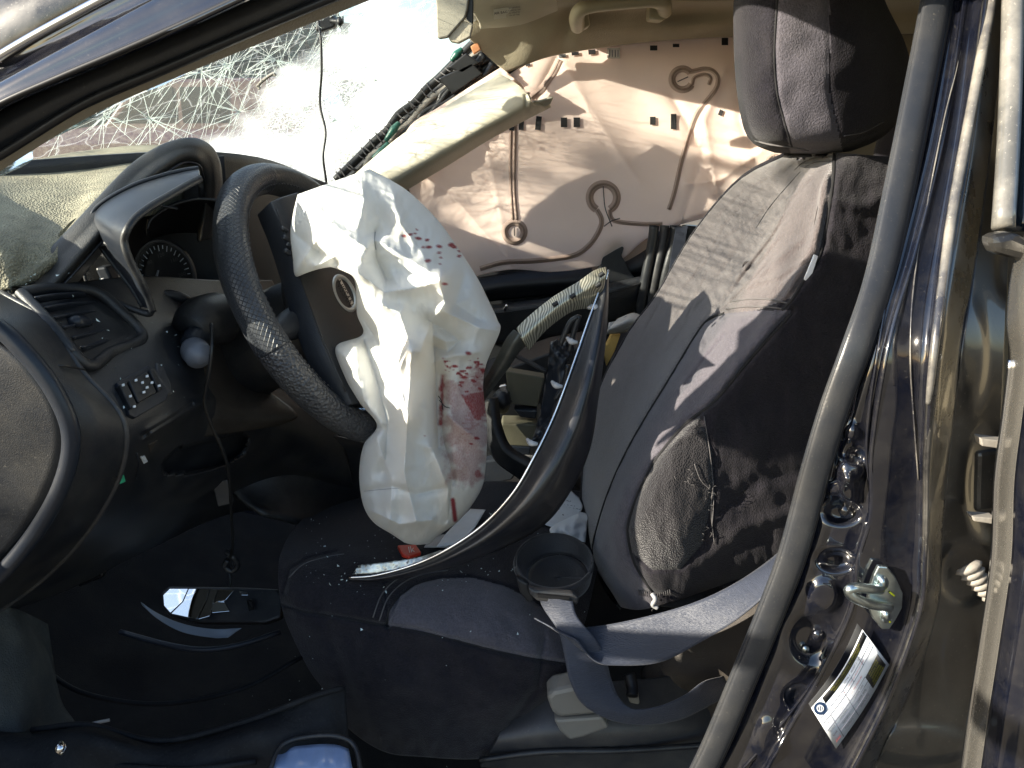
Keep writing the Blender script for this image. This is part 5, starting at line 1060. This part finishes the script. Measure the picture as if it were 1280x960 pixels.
def sbd(x, y, A):
    P = np.stack([x, y, 0 * x], -1); d = .005 * nz(P * [1, .5, 1], .03, 3)
    for q, w_ in (([(1005, 230), (960, 262), (905, 300), (850, 372)], 2.2), ([(975, 300), (950, 330), (905, 350), (870, 385)], 2), ([(985, 270), (940, 330), (905, 380)], 2), ([(890, 300), (868, 345), (838, 380)], 1.8), ([(1015, 225), (990, 250), (965, 300), (925, 350)], 2), ([(870, 310), (885, 340), (860, 395)], 1.8), ([(935, 250), (905, 285), (885, 320)], 1.8), ([(960, 330), (920, 372), (890, 400)], 1.8), ([(840, 350), (822, 385), (808, 410)], 1.8), ([(905, 420), (880, 450), (850, 490)], 2), ([(1005, 330), (975, 350), (940, 360)], 2.4), ([(960, 225), (930, 240), (900, 270)], 1.8)):
        d = d + .0026 * np.exp(-(dpoly(x, y, q) / w_) ** 2) - .0026 * np.exp(-(dpoly(x + 4, y + 3, q) / (w_ * 1.8)) ** 2)
    for q, a, w_ in (([(1000, 225), (940, 290), (880, 370), (835, 440)], .004, 4), ([(975, 240), (930, 300), (900, 345)], .004, 5), ([(1000, 300), (940, 350), (905, 385)], -.005, 5), ([(900, 300), (870, 350), (850, 400)], .003, 4), ([(960, 300), (925, 340), (860, 420)], -.004, 4),
                     ([(945, 388), (905, 392), (880, 405), (838, 472), (790, 552), (762, 612), (742, 680)], .008, 4), (SW, .007, 5), ([(990, 388), (935, 452), (895, 500), (855, 530), (818, 575), (795, 620), (783, 662), (790, 700), (820, 748)], .006, 4),
                     ([(815, 575), (845, 550), (880, 540)], -.004, 5), ([(1040, 250), (1080, 260), (1110, 240)], -.006, 9), ([(1030, 300), (1070, 320), (1100, 330)], .005, 10), ([(900, 640), (950, 600), (1000, 590)], .004, 10), ([(880, 700), (930, 660), (990, 640)], -.005, 9),
                     ([(800, 738), (818, 742), (836, 745)], .006, 3), ([(770, 700), (765, 660), (780, 610)], -.003, 6)):
        d = d + a * np.exp(-(dpoly(x, y, q) / w_) ** 2)
    kn = inpoly(x, y, zknit); d = d - .006 * np.exp(-(np.hypot((x - 838) / 46, (y - 625) / 80)) ** 4) * kn
    d = d + .004 * np.exp(-(dpoly(x, y, zknit + zknit[:1]) / 3) ** 2)
    return d
loft('backrest', SB, 300, 260, M['velvet'], se, .010, disp=sbd, zones=[(zfront, 1), (zgrey, 2), (zknit, 3)], mats=[M['velvet'], M['velfront'], M['velgrey'], M['knit']], key='sb')
loft('back_panel', [[r_[-1], (r_[-1][0] + 25, r_[-1][1], 1.12), (r_[0][0] + 130, r_[0][1] + 8, 1.40), r_[0]] for r_ in SB], 40, 30, M['velvet'], se, .006)
S = lambda nm, q, r_=.0011, m_='seam', l=.001, key='sb': stick(nm, q, key, 1, M[m_], se, l, tubes=True, r=r_)
S('piping', [(1043, 193), (1042, 215), (1040, 235), (1034, 275), (1024, 320), (1008, 346), (990, 375), (978, 388)], .0024, 'seamd', .000)
S('piping', [(905, 392), (880, 405), (838, 472), (790, 552), (762, 612), (744, 670), (742, 700), (755, 735), (775, 760)], .0022, 'seamd', .0)
S('piping', [(990, 392), (935, 452), (895, 500), (855, 532), (820, 575), (797, 620), (785, 662), (792, 700), (810, 732), (826, 750)], .0022, 'seamd', .0)
S('seam', [(1042, 196), (1018, 198), (1003, 204), (993, 213)], .0011); S('seam', [(1042, 201), (1020, 203), (1006, 209)], .0009)
S('seam', [(913, 377), (935, 374), (960, 374), (984, 379)], .0011); S('seam', [(908, 386), (935, 383), (960, 384), (978, 386)], .0011)
S('seam', [(1000, 215), (965, 255), (945, 285)], .0006, 'seamd')
for q in ([(880, 520), (888, 570), (892, 620), (890, 660)], [(892, 600), (889, 640), (893, 680)], [(868, 580), (876, 600), (888, 612)]): S('frayed_edge', q, .0006, 'seam', .002)
parts = []; rf = random.Random(2)
for i in range(34):
    x, y = rf.choice([(884, 660), (860, 598), (888, 625), (820, 744), (870, 540), (783, 670)]); x += rf.gauss(0, 5); y += rf.gauss(0, 9); a = rf.uniform(0, 6.3); l = rf.uniform(2, 8)
    Y = surfY('sb', x, y); parts.append(tube('x', [(x, y, Y - .002), (x + l * .5 * math.cos(a), y + l * .5 * math.sin(a), Y - .006), (x + l * math.cos(a + .6), y + l * math.sin(a + .6), Y - .004)], .0003, None, seg=4, n=5, mesh_out=False))
fz = join('frayed_threads', parts, M['seam'], se); fz['kind'] = 'stuff'
parts = []
for i in range(16):
    x = 798 + i * 2.6; y = 744 - abs(i - 7) * .4; Y = surfY('sb', x, y); parts.append(tube('x', [(x, y - 4, Y - .003), (x + 1, y + 3, Y - .005)], .0007, None, seg=4, n=3, mesh_out=False))
fz = join('gathered_stitches', parts, M['seam'], se); fz['kind'] = 'stuff'
tube('drawstring_knot', [(815, 742, .90), (819, 749, .895), (816, 756, .90), (822, 760, .90)], .003, M['foamw'], se, 8)
# cloth side tag sewn in the piping
prism('side_tag', [(1018, 318), (1023, 320), (1012, 353), (1004, 352)], surfY('sb', 1012, 335) - .006, .003, M['labelw'], se, .0006)
# headrest
def hrd(x, y, s):
    d = .004 * nz(np.stack([x, y, 0 * x], -1), .02, 2)
    for q in ([(973, -20), (968, 60), (972, 120), (988, 185)], [(1033, -20), (1038, 60), (1036, 110), (1050, 180)]): d = d + .0022 * np.exp(-(dpoly(x, y, q) / 3.0) ** 2)
    d = d + .005 * np.exp(-(dpoly(x, y, [(945, 176), (990, 184), (1040, 183), (1100, 160)]) / 3) ** 2)
    return d
HR = [(975, -120, 1020, -124, 1060, -120, 1.1, .01), (935, -100, 1010, -104, 1080, -95, 1.1, .08), (922, -50, 1005, -50, 1092, -40, 1.1, .115), (917, 0, 1005, 0, 1108, 5, 1.1, .125), (917, 50, 1005, 50, 1132, 55, 1.1, .13), (919, 95, 1005, 98, 1138, 95, 1.1, .13), (924, 135, 1005, 138, 1134, 135, 1.1, .125), (931, 164, 1010, 170, 1114, 162, 1.1, .115), (944, 181, 1015, 187, 1092, 178, 1.1, .08), (968, 191, 1018, 193, 1064, 189, 1.1, .01)]
hm = M['velvet']
bag('headrest', HR, 130, 150, hm, se, disp=hrd, p=2.8, q=1.9, zones=[([(973, -200), (968, 60), (972, 120), (990, 200), (1056, 200), (1036, 110), (1038, 60), (1033, -200)], 1)], mats=[M['velvet'], M['velgrey']], key='hr')
S('headrest_seam', [(973, -20), (969, 40), (968, 80), (972, 120), (980, 150), (990, 184)], .0012, 'seamd', .0, 'hr')
S('headrest_seam', [(944, 176), (965, 181), (990, 184), (1010, 188)], .0014, 'seam', .001, 'hr')
S('headrest_seam', [(1055, 170), (1080, 165), (1105, 152)], .0008, 'seam', .001, 'hr')
for x in (1000, 1041):
    tube('headrest_post', [(x, 176, 1.09), (x + 1, 200, 1.09)], .0058, M['chrome'], se, 12)
    prism('post_guide', [(x - 11, 193), (x + 13, 191), (x + 17, 196), (x - 14, 198)], 1.075, .03, M['plastic'], se, .002)
# seat cushion
CU = [[(395, 612, 1.38), (385, 640, 1.2), (362, 668, 1.04), (349, 700, .95), (349, 740, .92), (358, 778, .905), (385, 835, .91), (405, 862, .96)],
 [(425, 605, 1.38), (410, 640, 1.2), (392, 672, 1.05), (378, 702, .95), (376, 738, .905), (392, 785, .885), (412, 850, .885), (430, 905, .93)],
 [(490, 603, 1.38), (480, 640, 1.2), (470, 672, 1.05), (462, 705, .955), (455, 745, .90), (456, 785, .875), (462, 870, .87), (476, 938, .91)],
 [(560, 602, 1.38), (550, 640, 1.2), (545, 680, 1.06), (540, 722, .955), (530, 750, .905), (520, 787, .875), (520, 880, .865), (525, 946, .90)],
 [(640, 602, 1.38), (635, 645, 1.2), (632, 690, 1.07), (628, 733, .96), (622, 768, .91), (612, 812, .878), (610, 885, .87), (612, 946, .90)],
 [(700, 610, 1.38), (700, 650, 1.2), (695, 705, 1.08), (686, 757, .98), (680, 790, .925), (672, 825, .89), (662, 870, .885), (655, 905, .91)],
 [(760, 620, 1.38), (755, 670, 1.2), (745, 720, 1.10), (732, 775, 1.0), (722, 800, .95), (714, 830, .91), (708, 850, .90), (695, 872, .92)]]
czg = [(483, 782), (486, 765), (500, 745), (520, 730), (548, 723), (590, 722), (630, 732), (668, 752), (690, 770), (702, 790), (716, 822), (716, 832), (672, 824), (612, 812), (560, 798), (520, 787)]
def cud(x, y, A):
    P = np.stack([x, y, 0 * x], -1); d = .004 * nz(P, .03, 3)
    for q, a, w_ in (([(352, 755), (380, 765), (430, 772), (483, 782), (520, 787), (612, 812), (672, 824), (714, 830)], .005, 3), ([(483, 782), (500, 745), (520, 730), (548, 723), (590, 722), (640, 735), (690, 768)], .006, 3), ([(355, 740), (362, 712), (385, 698), (420, 690)], .006, 3),
                     ([(455, 800), (450, 860), (470, 920)], -.004, 9), ([(560, 830), (570, 900)], .004, 12), ([(680, 800), (672, 860), (640, 900)], .007, 5), ([(400, 760), (425, 830), (440, 880)], .005, 8), ([(486, 790), (480, 730), (510, 706), (545, 700)], .004, 3)):
        d = d + a * np.exp(-(dpoly(x, y, q) / w_) ** 2)
    return d + .004 * np.sin(x * .22) * np.exp(-((y - 930) / 16.) ** 2)
loft('cushion', CU, 280, 240, M['velvet'], se, .010, disp=cud, zones=[(czg, 1)], mats=[M['velvet'], M['velgrey']], key='cu')
S('cushion_seam', [(483, 782), (487, 762), (502, 743), (524, 729), (550, 723)], .0013, 'seamd', 0, 'cu'); S('cushion_seam', [(466, 772), (478, 742), (500, 722), (530, 711), (560, 708)], .0009, 'seam', .001, 'cu'); S('cushion_seam', [(474, 776), (486, 746), (508, 726), (536, 716), (560, 713)], .0009, 'seam', .001, 'cu')
S('cushion_seam', [(356, 760), (430, 773), (483, 782), (560, 798), (640, 818), (714, 831)], .0011, 'seamd', 0, 'cu')
S('cushion_seam', [(361, 722), (378, 706), (400, 698), (430, 692)], .0009, 'seam', .001, 'cu')
loft('side_shield', [[(630, 880, .93), (690, 858, .92), (780, 850, .93), (900, 840, .97)], [(620, 925, .88), (700, 918, .87), (800, 915, .88), (930, 905, .95)], [(600, 960, .90), (700, 965, .89), (800, 965, .90), (930, 965, .95)]], 20, 30, M['plastic_g'], se, .01, bev=.003)
tube('shield_edge', [(600, 950, .875), (680, 940, .868), (780, 938, .87), (900, 930, .90)], .004, M['plastic'], se, 8)
M['recl'] = mat('recliner_grey', (.17, .165, .15), .4, dust=.1)
prism('recliner_lever', [(683, 872), (692, 864), (730, 856), (748, 862), (756, 880), (752, 893), (700, 898), (690, 892)], .85, .035, M['recl'], se, .006)
prism('recliner_cover', [(692, 900), (752, 896), (762, 910), (730, 922), (712, 926), (700, 915)], .855, .03, M['recl'], se, .004)
loft('lower_pillar_trim', [[(800, 838, .98), (860, 790, .95), (950, 720, .90), (1000, 690, .86)], [(805, 870, .96), (870, 840, .93), (940, 790, .88), (990, 740, .83)], [(820, 905, .97), (880, 885, .94), (930, 860, .88), (960, 830, .82)], [(850, 960, .96), (890, 950, .93), (915, 940, .88), (925, 925, .82)]], 30, 30, M['brownp'], body, .01)
# ---------------------------------------------------------------- seat belt
bl = thing('seat_belt', 'blue grey seat belt looping behind the seat with its black latch plate', 'seat belt', tuple(W(760, 800, .9)))
def belt(name, ed, m=M['web'], n=80, th=.0016): return loft(name, [[a for a, b in ed], [((a[0] + b[0]) / 2, (a[1] + b[1]) / 2, (a[2] + b[2]) / 2 - .003) for a, b in ed], [b for a, b in ed]], 12, n, m, bl, th)
belt('shoulder_strap', [((985, 676, .78), (980, 708, .76)), ((965, 697, .80), (962, 738, .775)), ((920, 728, .825), (920, 775, .80)), ((870, 752, .845), (870, 806, .82)), ((810, 770, .86), (825, 828, .83)), ((750, 782, .875), (775, 832, .835)), ((700, 784, .885), (745, 826, .835)), ((668, 772, .89), (722, 800, .84))])
belt('lap_strap', [((672, 745, .885), (716, 752, .87)), ((680, 762, .88), (722, 772, .862)), ((698, 790, .86), (745, 800, .85)), ((706, 822, .845), (758, 826, .85)), ((712, 850, .835), (764, 848, .85)), ((728, 880, .83), (774, 872, .84)), ((762, 900, .83), (792, 886, .835)), ((805, 907, .84), (822, 884, .84)), ((850, 900, .85), (855, 870, .855)), ((888, 882, .87), (880, 852, .875)), ((915, 868, .90), (905, 845, .90))])
# cupped loop of dark webbing
def ringrow(cx, cy, rx, ry, Y0, dY, k_=33): return [(cx + rx * math.cos(t), cy + ry * math.sin(t), Y0 - dY * math.sin(t)) for t in np.linspace(0, 2 * math.pi, k_)]
loft('webbing_loop', [ringrow(693, 702, 49, 35, .965, .06), ringrow(692, 704, 48, 36, .96, .062), ringrow(698, 722, 38, 30, .955, .05)], 10, 100, M['webd'], bl, .003)
loft('loop_floor', [ringrow(698, 722, 38, 28, .965, .04), ringrow(698, 722, 18, 14, .97, .02), ringrow(698, 722, 1, 1, .97, 0)], 8, 60, M['webd'], bl, .002)
prism('latch_plate', [(660, 734), (668, 738), (716, 742), (724, 748), (722, 757), (714, 756), (672, 752), (662, 744)], .878, .010, M['plastic_g'], bl, .003)
prism('latch_slot', [(672, 743), (712, 747), (711, 750), (672, 747)], .874, .003, M['black'], bl, 0)
prism('tongue_side', [(645, 722), (660, 730), (668, 752), (660, 754), (650, 742)], .885, .012, M['plastic_d'], bl, .003)
tube('anchor_bolt', [(786, 842, .90), (790, 858, .89), (790, 870, .88)], .008, M['plastic_d'], bl, 10)
prism('anchor_plate', [(780, 852), (796, 852), (800, 880), (788, 884)], .905, .006, M['recl'], bl, .002)
# ---------------------------------------------------------------- broken trim blade
bt = thing('broken_trim', 'long curved glossy trim strip snapped from the dash, lying across the seat', 'trim strip', tuple(W(436, 723, .90)))
O1 = [(434, 722, .905), (470, 719, .90), (520, 705, .895), (562, 685, .89), (605, 655, .89), (642, 615, .89), (668, 570, .90), (692, 520, .92), (714, 462, .94), (735, 402, .97), (749, 362, .99), (757, 334, 1.0)]
O2 = [(434, 725, .905), (472, 724, .895), (522, 713, .885), (568, 696, .875), (618, 668, .872), (662, 630, .87), (695, 585, .88), (720, 535, .90), (738, 478, .92), (750, 420, .95), (757, 375, .98), (760, 342, 1.0)]
O3 = [(435, 727, .91), (474, 727, .90), (526, 718, .90), (576, 705, .90), (632, 684, .90), (682, 655, .90), (716, 610, .91), (738, 560, .93), (748, 500, .95), (756, 440, .97), (760, 390, .99), (761, 350, 1.01)]
loft('blade', [O1, O2, O3], 16, 140, M['trimdk'], bt, .003, key='bl')
tube('silver_edge', [(x, y, Y_ - .002) for x, y, Y_ in O1], [.0012, .0018, .002, .0018, .0016, .0015, .0014, .0012], M['chrome'], bt, 8)
tube('silver_edge', [(x + 4, y + 3, Y_ - .001) for x, y, Y_ in O1[1:]], .0011, M['chrome'], bt, 6)
loft('torn_end', [[(450, 706, .91), (480, 703, .905), (520, 697, .90), (550, 688, .895)], [(440, 718, .905), (475, 716, .9), (518, 706, .895), (556, 688, .89)]], 8, 30, M['mirror'] and mat('scuffed_silver_film', (.45, .46, .42), .3, metal=.8, var=.5, vs=60, bump=.8, bs=120), bt, .002, disp=lambda x, y, A: .002 * np.sin(x * .9))
# striped arm
def stripe_mat():
    m = mat('banded_silver_trim', (.5, .48, .36), .3, metal=.55); t = m.node_tree; N = t.nodes; L = t.links; b = N['Principled BSDF']
    tc = N.new('ShaderNodeTexCoord'); wv = N.new('ShaderNodeTexWave'); wv.inputs['Scale'].default_value = 95; wv.inputs['Distortion'].default_value = 26; wv.inputs['Detail'].default_value = 2; wv.inputs['Detail Scale'].default_value = .25; L.new(tc.outputs['Object'], wv.inputs['Vector'])
    r_ = N.new('ShaderNodeValToRGB'); r_.color_ramp.elements[0].color = (.17, .16, .12, 1); r_.color_ramp.elements[1].color = (.50, .46, .35, 1); r_.color_ramp.elements[0].position = .3; r_.color_ramp.elements[1].position = .7
    L.new(wv.outputs[0], r_.inputs[0]); L.new(r_.outputs[0], b.inputs['Base Color']); return m
loft('striped_arm', [[(757, 333, .995), (742, 338, .99), (722, 352, .985), (692, 370, .98), (664, 392, .975), (645, 410, .97)], [(758, 347, .985), (745, 356, .98), (726, 367, .975), (698, 384, .97), (672, 406, .965), (652, 424, .96)], [(750, 384, .995), (737, 386, .99), (720, 388, .985), (702, 398, .98), (680, 416, .975), (662, 438, .97)]], 14, 60, stripe_mat(), bt, .004, bev=.001)
for x, y in ((694, 380), (716, 370), (752, 343), (748, 356)): tube('clip_hole', [(x - 3, y + 2, .968), (x + 3, y - 2, .968)], .0028, M['black'], bt, 8)
loft('lower_arm', [[(642, 412, .97), (632, 424, .97), (620, 448, .97), (604, 476, .975), (596, 486, .98)], [(650, 418, .96), (642, 430, .958), (630, 452, .96), (612, 480, .965), (602, 494, .975)], [(658, 432, .97), (648, 442, .97), (636, 460, .97), (618, 484, .975), (606, 500, .98)]], 10, 40, mat('scratched_dark_trim', (.07, .07, .06), .3, metal=.4, var=.5, vs=40, dust=.2), bt, .004, bev=.001)
tube('broken_rib', [(640, 442, .98), (660, 452, .99), (682, 464, 1.0)], .0032, M['plastic_g'], bt, 6)
loft('inner_bracket', [[(688, 426, 1.02), (700, 428, 1.01), (716, 424, 1.0)], [(684, 460, 1.02), (698, 458, 1.0), (708, 456, 1.0)], [(674, 520, 1.02), (688, 520, 1.0), (692, 520, .99)], [(664, 552, 1.0), (674, 552, .99), (682, 548, .98)]], 24, 14, M['gloss'], bt, .006, disp=lambda x, y, A: .008 * np.sin(y * .35) * np.sin(x * .4))
for q in ([(700, 432), (712, 404), (722, 396)], [(694, 500), (706, 480), (710, 456)], [(690, 524), (696, 506), (704, 492)], [(724, 394), (716, 420), (712, 440)]): tube('wire_rib', [(x, y, .99) for x, y in q], .0035, M['plastic'], bt, 6)
for i, (x, y) in enumerate(((716, 426), (697, 481), (666, 553))):
    Y = surfY('bl', x + 6, y) - .004; tube('white_clip', [(x - 7, y - 4, Y + .01), (x - 2, y + 1, Y), (x + 6, y + 2, Y)], [.002, .0042, .002], M['foamw'], bt, 6)
tube('white_clip', [(735, 385, .985), (744, 384, .98), (750, 392, .98), (754, 404, .98)], [.002, .005, .004, .002], M['foamw'], bt, 6)
# ---------------------------------------------------------------- papers and litter on the seat
cuY = lambda x, y: surfY('cu', x, y)
def sheet(name, label, cat, ed, m, wob=.004, nu=16, nv=24, grp=None, seed=0):
    t = thing(name, label, cat, tuple(W(ed[0][0][0], ed[0][0][1], ed[0][0][2])), grp)
    loft('sheet', ed, nu, nv, m, t, .0006, disp=lambda x, y, A: wob * nz(np.stack([x + seed, y, 0 * x], -1), .05, 2), key=name + str(seed)); return t
c = lambda x, y, l=.012: (x, y, cuY(x, y) - l)
t = sheet('note_paper', 'white note paper with handwriting between the seats', 'paper', [[c(688, 604), c(705, 607), c(724, 622)], [c(672, 622), c(700, 630), c(727, 638)], [c(656, 642), c(680, 655), c(702, 662)]], M['paper'], seed=1)
for i, (x, y) in enumerate(((694, 618), (700, 624), (705, 630), (686, 634), (712, 634))):
    tube('handwriting', [(x + k_ * 2.2 - 4, y + (k_ % 2) * 1.6 + k_ * .25, surfY('note_paper1', x, y) - .002) for k_ in range(9)], .0004, M['ink'], t, 4, 24)
t = sheet('crumpled_tissue', 'crumpled white tissue beside the handwritten note', 'tissue', [[c(726, 640, .03), c(733, 642, .03), c(735, 644, .03)], [c(690, 658, .02), c(712, 655, .045), c(734, 655, .03)], [c(690, 668, .02), c(712, 668, .035), c(733, 668, .03)], [c(700, 668, .012), c(716, 674, .02), c(732, 678, .02)]], M['paper'], .016, 30, 30, seed=2)
sheet('paper_scrap', 'small white paper corner in front of the trim strip', 'paper', [[c(614, 671), c(618, 670)], [c(600, 682), c(626, 684)]], M['paper'], .001, 4, 6, seed=3)
sheet('folded_leaflet', 'white leaflet half hidden under the airbag', 'paper', [[c(588, 636, .03), c(607, 637, .03)], [c(560, 664, .03), c(590, 664, .03)], [c(545, 684, .02), c(572, 680, .02)]], M['paper'], .002, 8, 10, seed=4)
sheet('paper_strip', 'thin pale paper strip under the airbag tip', 'paper', [[c(540, 668, .02), c(570, 668, .02)], [c(530, 684, .02), c(560, 684, .02)]], M['foamw'], .003, 6, 8, seed=5)
pk = thing('red_packet', 'red sweet packet with white lettering under the airbag tip', 'packet', tuple(W(512, 690, .93)))
pp = [(497, 681), (520, 680), (527, 690), (512, 695), (503, 692)]
prism('wrapper', pp, [cuY(*p) - .02 for p in pp], .006, M['red'], pk, .002)
text('lettering', 'lk', 514, 687, lambda x, y: cuY(x, y) - .0215, 11, 12, M['white'], pk)
# glass crumbs
V = []; F = []; rg = random.Random(9)
for i in range(400):
    if i < 180:
        x = rg.uniform(380, 740); y = rg.uniform(640, 735 if rg.random() < .8 else 860); 
        try: Y = surfY('cu', x, y) - .0015
        except Exception: continue
        p = W(x, y, Y)
    elif i < 250: x = rg.uniform(20, 230); y = rg.uniform(340, 520); p = W(x, y, surfY('df' if y > 400 else 'dtop', x, y) - .001)
    else: p = Vector((rg.uniform(-.6, .05), rg.uniform(.85, 1.3), .262 + rg.uniform(0, .01)))
    s = rg.choice((.0005, .0007, .0009, .0014)); q = [p + Vector([rg.gauss(0, s) for _ in range(3)]) for _ in range(4)]; k_ = len(V); V += [tuple(a) for a in q]; F += [(k_, k_ + 1, k_ + 2), (k_, k_ + 2, k_ + 3), (k_, k_ + 3, k_ + 1), (k_ + 1, k_ + 3, k_ + 2)]
o = mesh('glass_crumbs', V, F, M['shard'], None, False); tag(o, 'glass crumbs scattered over the seat and footwell', kind='stuff')
# ---------------------------------------------------------------- footwell
o = loft('carpet', [[(-.95, .80, .60), (-.95, 1.3, .62), (-.95, 1.8, .6)], [(-.75, .80, .33), (-.75, 1.3, .34), (-.75, 1.8, .34)], [(-.4, .80, .262), (-.4, 1.3, .262), (-.4, 1.8, .262)], [(.1, .80, .262), (.1, 1.3, .262), (.1, 1.8, .262)], [(1.2, .80, .27), (1.2, 1.3, .27), (1.2, 1.8, .27)]], 60, 60, M['carpet'], body, .01, world=True, disp=lambda V: V + np.stack([0 * V[..., 0], 0 * V[..., 0], .012 * nz(V, 6, 3)], -1))
loft('kick_panel', [[(-60, 740, .84), (0, 755, .85), (30, 765, .88), (60, 780, .92)], [(-60, 830, .80), (20, 800, .84), (60, 830, .90), (75, 870, .94)], [(-60, 930, .76), (20, 905, .79), (60, 905, .84), (95, 905, .86)], [(-60, 1000, .75), (30, 960, .76), (70, 955, .78), (100, 940, .80)]], 30, 30, M['carpetg'], body, .01, disp=lambda x, y, A: .006 * nz(np.stack([x, y, 0 * x], -1), .03, 3))
mi = thing('broken_mirror', 'broken rear-view mirror lying on the dark footwell floor', 'mirror', tuple(W(270, 775, 1.15)))
mo = [(203, 742), (212, 735), (300, 736), (345, 738), (350, 745), (348, 770), (330, 776), (250, 776), (212, 768), (204, 758)]
def myY(x, y, off=0):                                # tilted plane facing up and out of the door
    d = W(x, y, 1.) - Vector((0, 0, CAMH)); q0 = W(250, 755, 1.10); nn = Vector((-.10, -.62, .78)).normalized(); t = (q0 - Vector((0, 0, CAMH))).dot(nn) / d.dot(nn); return (Vector((0, 0, CAMH)) + d * t).y + off
prism('housing', [(x + (x - 275) * .03, y + (y - 755) * .12) for x, y in mo], [myY(x, y, .004) for x, y in mo], .018, M['plastic'], mi, .004)
def piece(q, dy): prism('mirror_piece', q, [myY(x, y, -.002) + dy * (x - q[0][0]) for x, y in q], .002, M['mirror'], mi, .0004)
piece([(204, 744), (212, 736), (235, 736), (228, 752), (213, 766), (205, 757)], 0)
piece([(236, 736), (262, 736), (258, 750), (246, 774), (214, 767), (229, 752)], .00004)
piece([(263, 736), (272, 737), (266, 755), (262, 770), (248, 774), (259, 750)], .00006)
piece([(263, 754), (280, 751), (287, 764), (265, 766)], .0002)
piece([(273, 737), (292, 738), (282, 750), (268, 752)], -.00008); piece([(298, 738), (322, 741), (318, 744), (302, 744)], .0004); piece([(308, 750), (314, 749), (318, 762), (311, 764)], -.0008)
prism('mirror_frame_piece', [(250, 774), (262, 768), (288, 775), (270, 778)], 1.10, .002, M['shard'], mi, 0)
for nm_, q_ in (('floor_mat_edge', [(20, 800, 1.0), (60, 840, .95), (110, 868, .93), (200, 880, .92), (300, 862, .93), (380, 820, .98)]), ('sill_cable', [(30, 925, .77), (90, 948, .74), (160, 958, .725), (240, 962, .715), (320, 952, .72)])):
    tube(nm_, q_, .0035, M['sill'], body, 6)
tag(sheet('plastic_strip', 'pale bent plastic strip in front of the broken mirror', 'plastic scrap', [[(176, 753, 1.06), (200, 768, 1.05), (230, 780, 1.04), (265, 786, 1.03), (302, 785, 1.03)], [(178, 757, 1.06), (198, 774, 1.04), (228, 790, 1.03), (265, 797, 1.02), (285, 797, 1.02)]], mat('pale_strip', (.20, .23, .27), .35, trans=.1), .004, seed=6), None)
o = tube('x', [(150, 790, 1.02), (210, 806, 1.0), (255, 812, .99), (300, 806, 1.0), (350, 790, 1.03)], .004, M['gloss'], None, 8); o.name = 'bent_trim_rod'; tag(o, 'thin dark bent trim rod on the footwell floor', 'trim piece')
o = tube('x', [(100, 909, .87), (118, 904, .87), (137, 900, .88)], .0022, M['foamw'], None, 8); o.name = 'white_stick'; tag(o, 'short white stick on the edge of the door sill', 'stick')
sc_ = thing('sill_screw', 'shiny round screw in the sill corner', 'screw', tuple(W(76, 935, .70)))
tube('head', [(72, 935, .705), (76, 935, .70), (80, 936, .70)], [.003, .006, .003], M['chrome'], sc_, 12)
tube('shank', [(76, 928, .712), (77, 942, .712)], .0026, M['zinc'], sc_, 8)
cu_ = tube('x', [(283, 690, 1.05), (291, 696, 1.045), (297, 706, 1.05), (290, 714, 1.05), (281, 708, 1.05), (285, 700, 1.05)], .0045, M['plastic'], None, 8); cu_.name = 'cord_plug'; tag(cu_, 'black plug on the end of the hanging cord', 'plug')
tp_ = thing('blue_sill_panel', 'glossy pale blue panel on the sill below the seat', 'plastic panel', tuple(W(390, 950, .80)))
loft('panel', [[(350, 938, .735), (375, 932, .735), (415, 930, .735), (436, 936, .735)], [(340, 958, .71), (375, 956, .71), (415, 955, .71), (440, 958, .71)], [(332, 985, .69), (375, 985, .69), (415, 985, .69), (444, 985, .69)]], 10, 16, M['blue_gloss'], tp_, .006, disp=lambda x, y, A: .002 * np.sin(x * .2))  # glossy piece on the sill, pale blue in its base colour
tube('rim', [(334, 985, .69), (340, 955, .708), (352, 932, .73), (378, 922, .74), (420, 920, .74), (444, 934, .735), (452, 975, .70)], .0028, M['plastic'], tp_, 8)
# small pieces go one level down, under the part that carries them
def under(parent, *kids):
    bpy.context.view_layer.update()
    base = lambda o: o.name.split('.')[0]
    cen = lambda o: sum((Vector(c_) for c_ in o.bound_box), Vector()) / 8
    ps_ = [o for o in bpy.data.objects if base(o) == parent and o.parent]
    for o in list(bpy.data.objects):
        if base(o) in kids and o.parent:
            c2 = [p_ for p_ in ps_ if p_.parent == o.parent]
            if c2: o.parent = min(c2, key=lambda p_: (cen(p_) - cen(o)).length)
under('emblem_bar', 'emblem_lettering'); under('switch_panel', 'switch_button', 'switch_icon'); under('vent_frame', 'vent_slat', 'vent_tab', 'vent_cavity')
under('dial_face', 'dial_ticks', 'dial_ring', 'dial_numeral', 'needle'); under('base_plate', 'bolt', 'paint_mark'); under('backing', 'lettering', 'banner', 'rule', 'notice_panel', 'tyre_symbol', 'tyre_symbol_ring', 'tyre_symbol_bar')
under('broken_bezel', 'bezel_rim', 'bezel_pin', 'bezel_edge'); under('headrest', 'headrest_seam', 'headrest_post'); under('warning_label', 'warning_band', 'lettering'); under('wrapper', 'lettering')
under('rim', 'grip_cover', 'lower_grip_cover', 'upper_grip_cover', 'stitching'); under('armrest', 'armrest_seam'); under('housing', 'mirror_piece', 'mirror_frame_piece'); under('sewn_label', 'label_line'); under('window_frame', 'latch_cover')
bpy.context.view_layer.update()
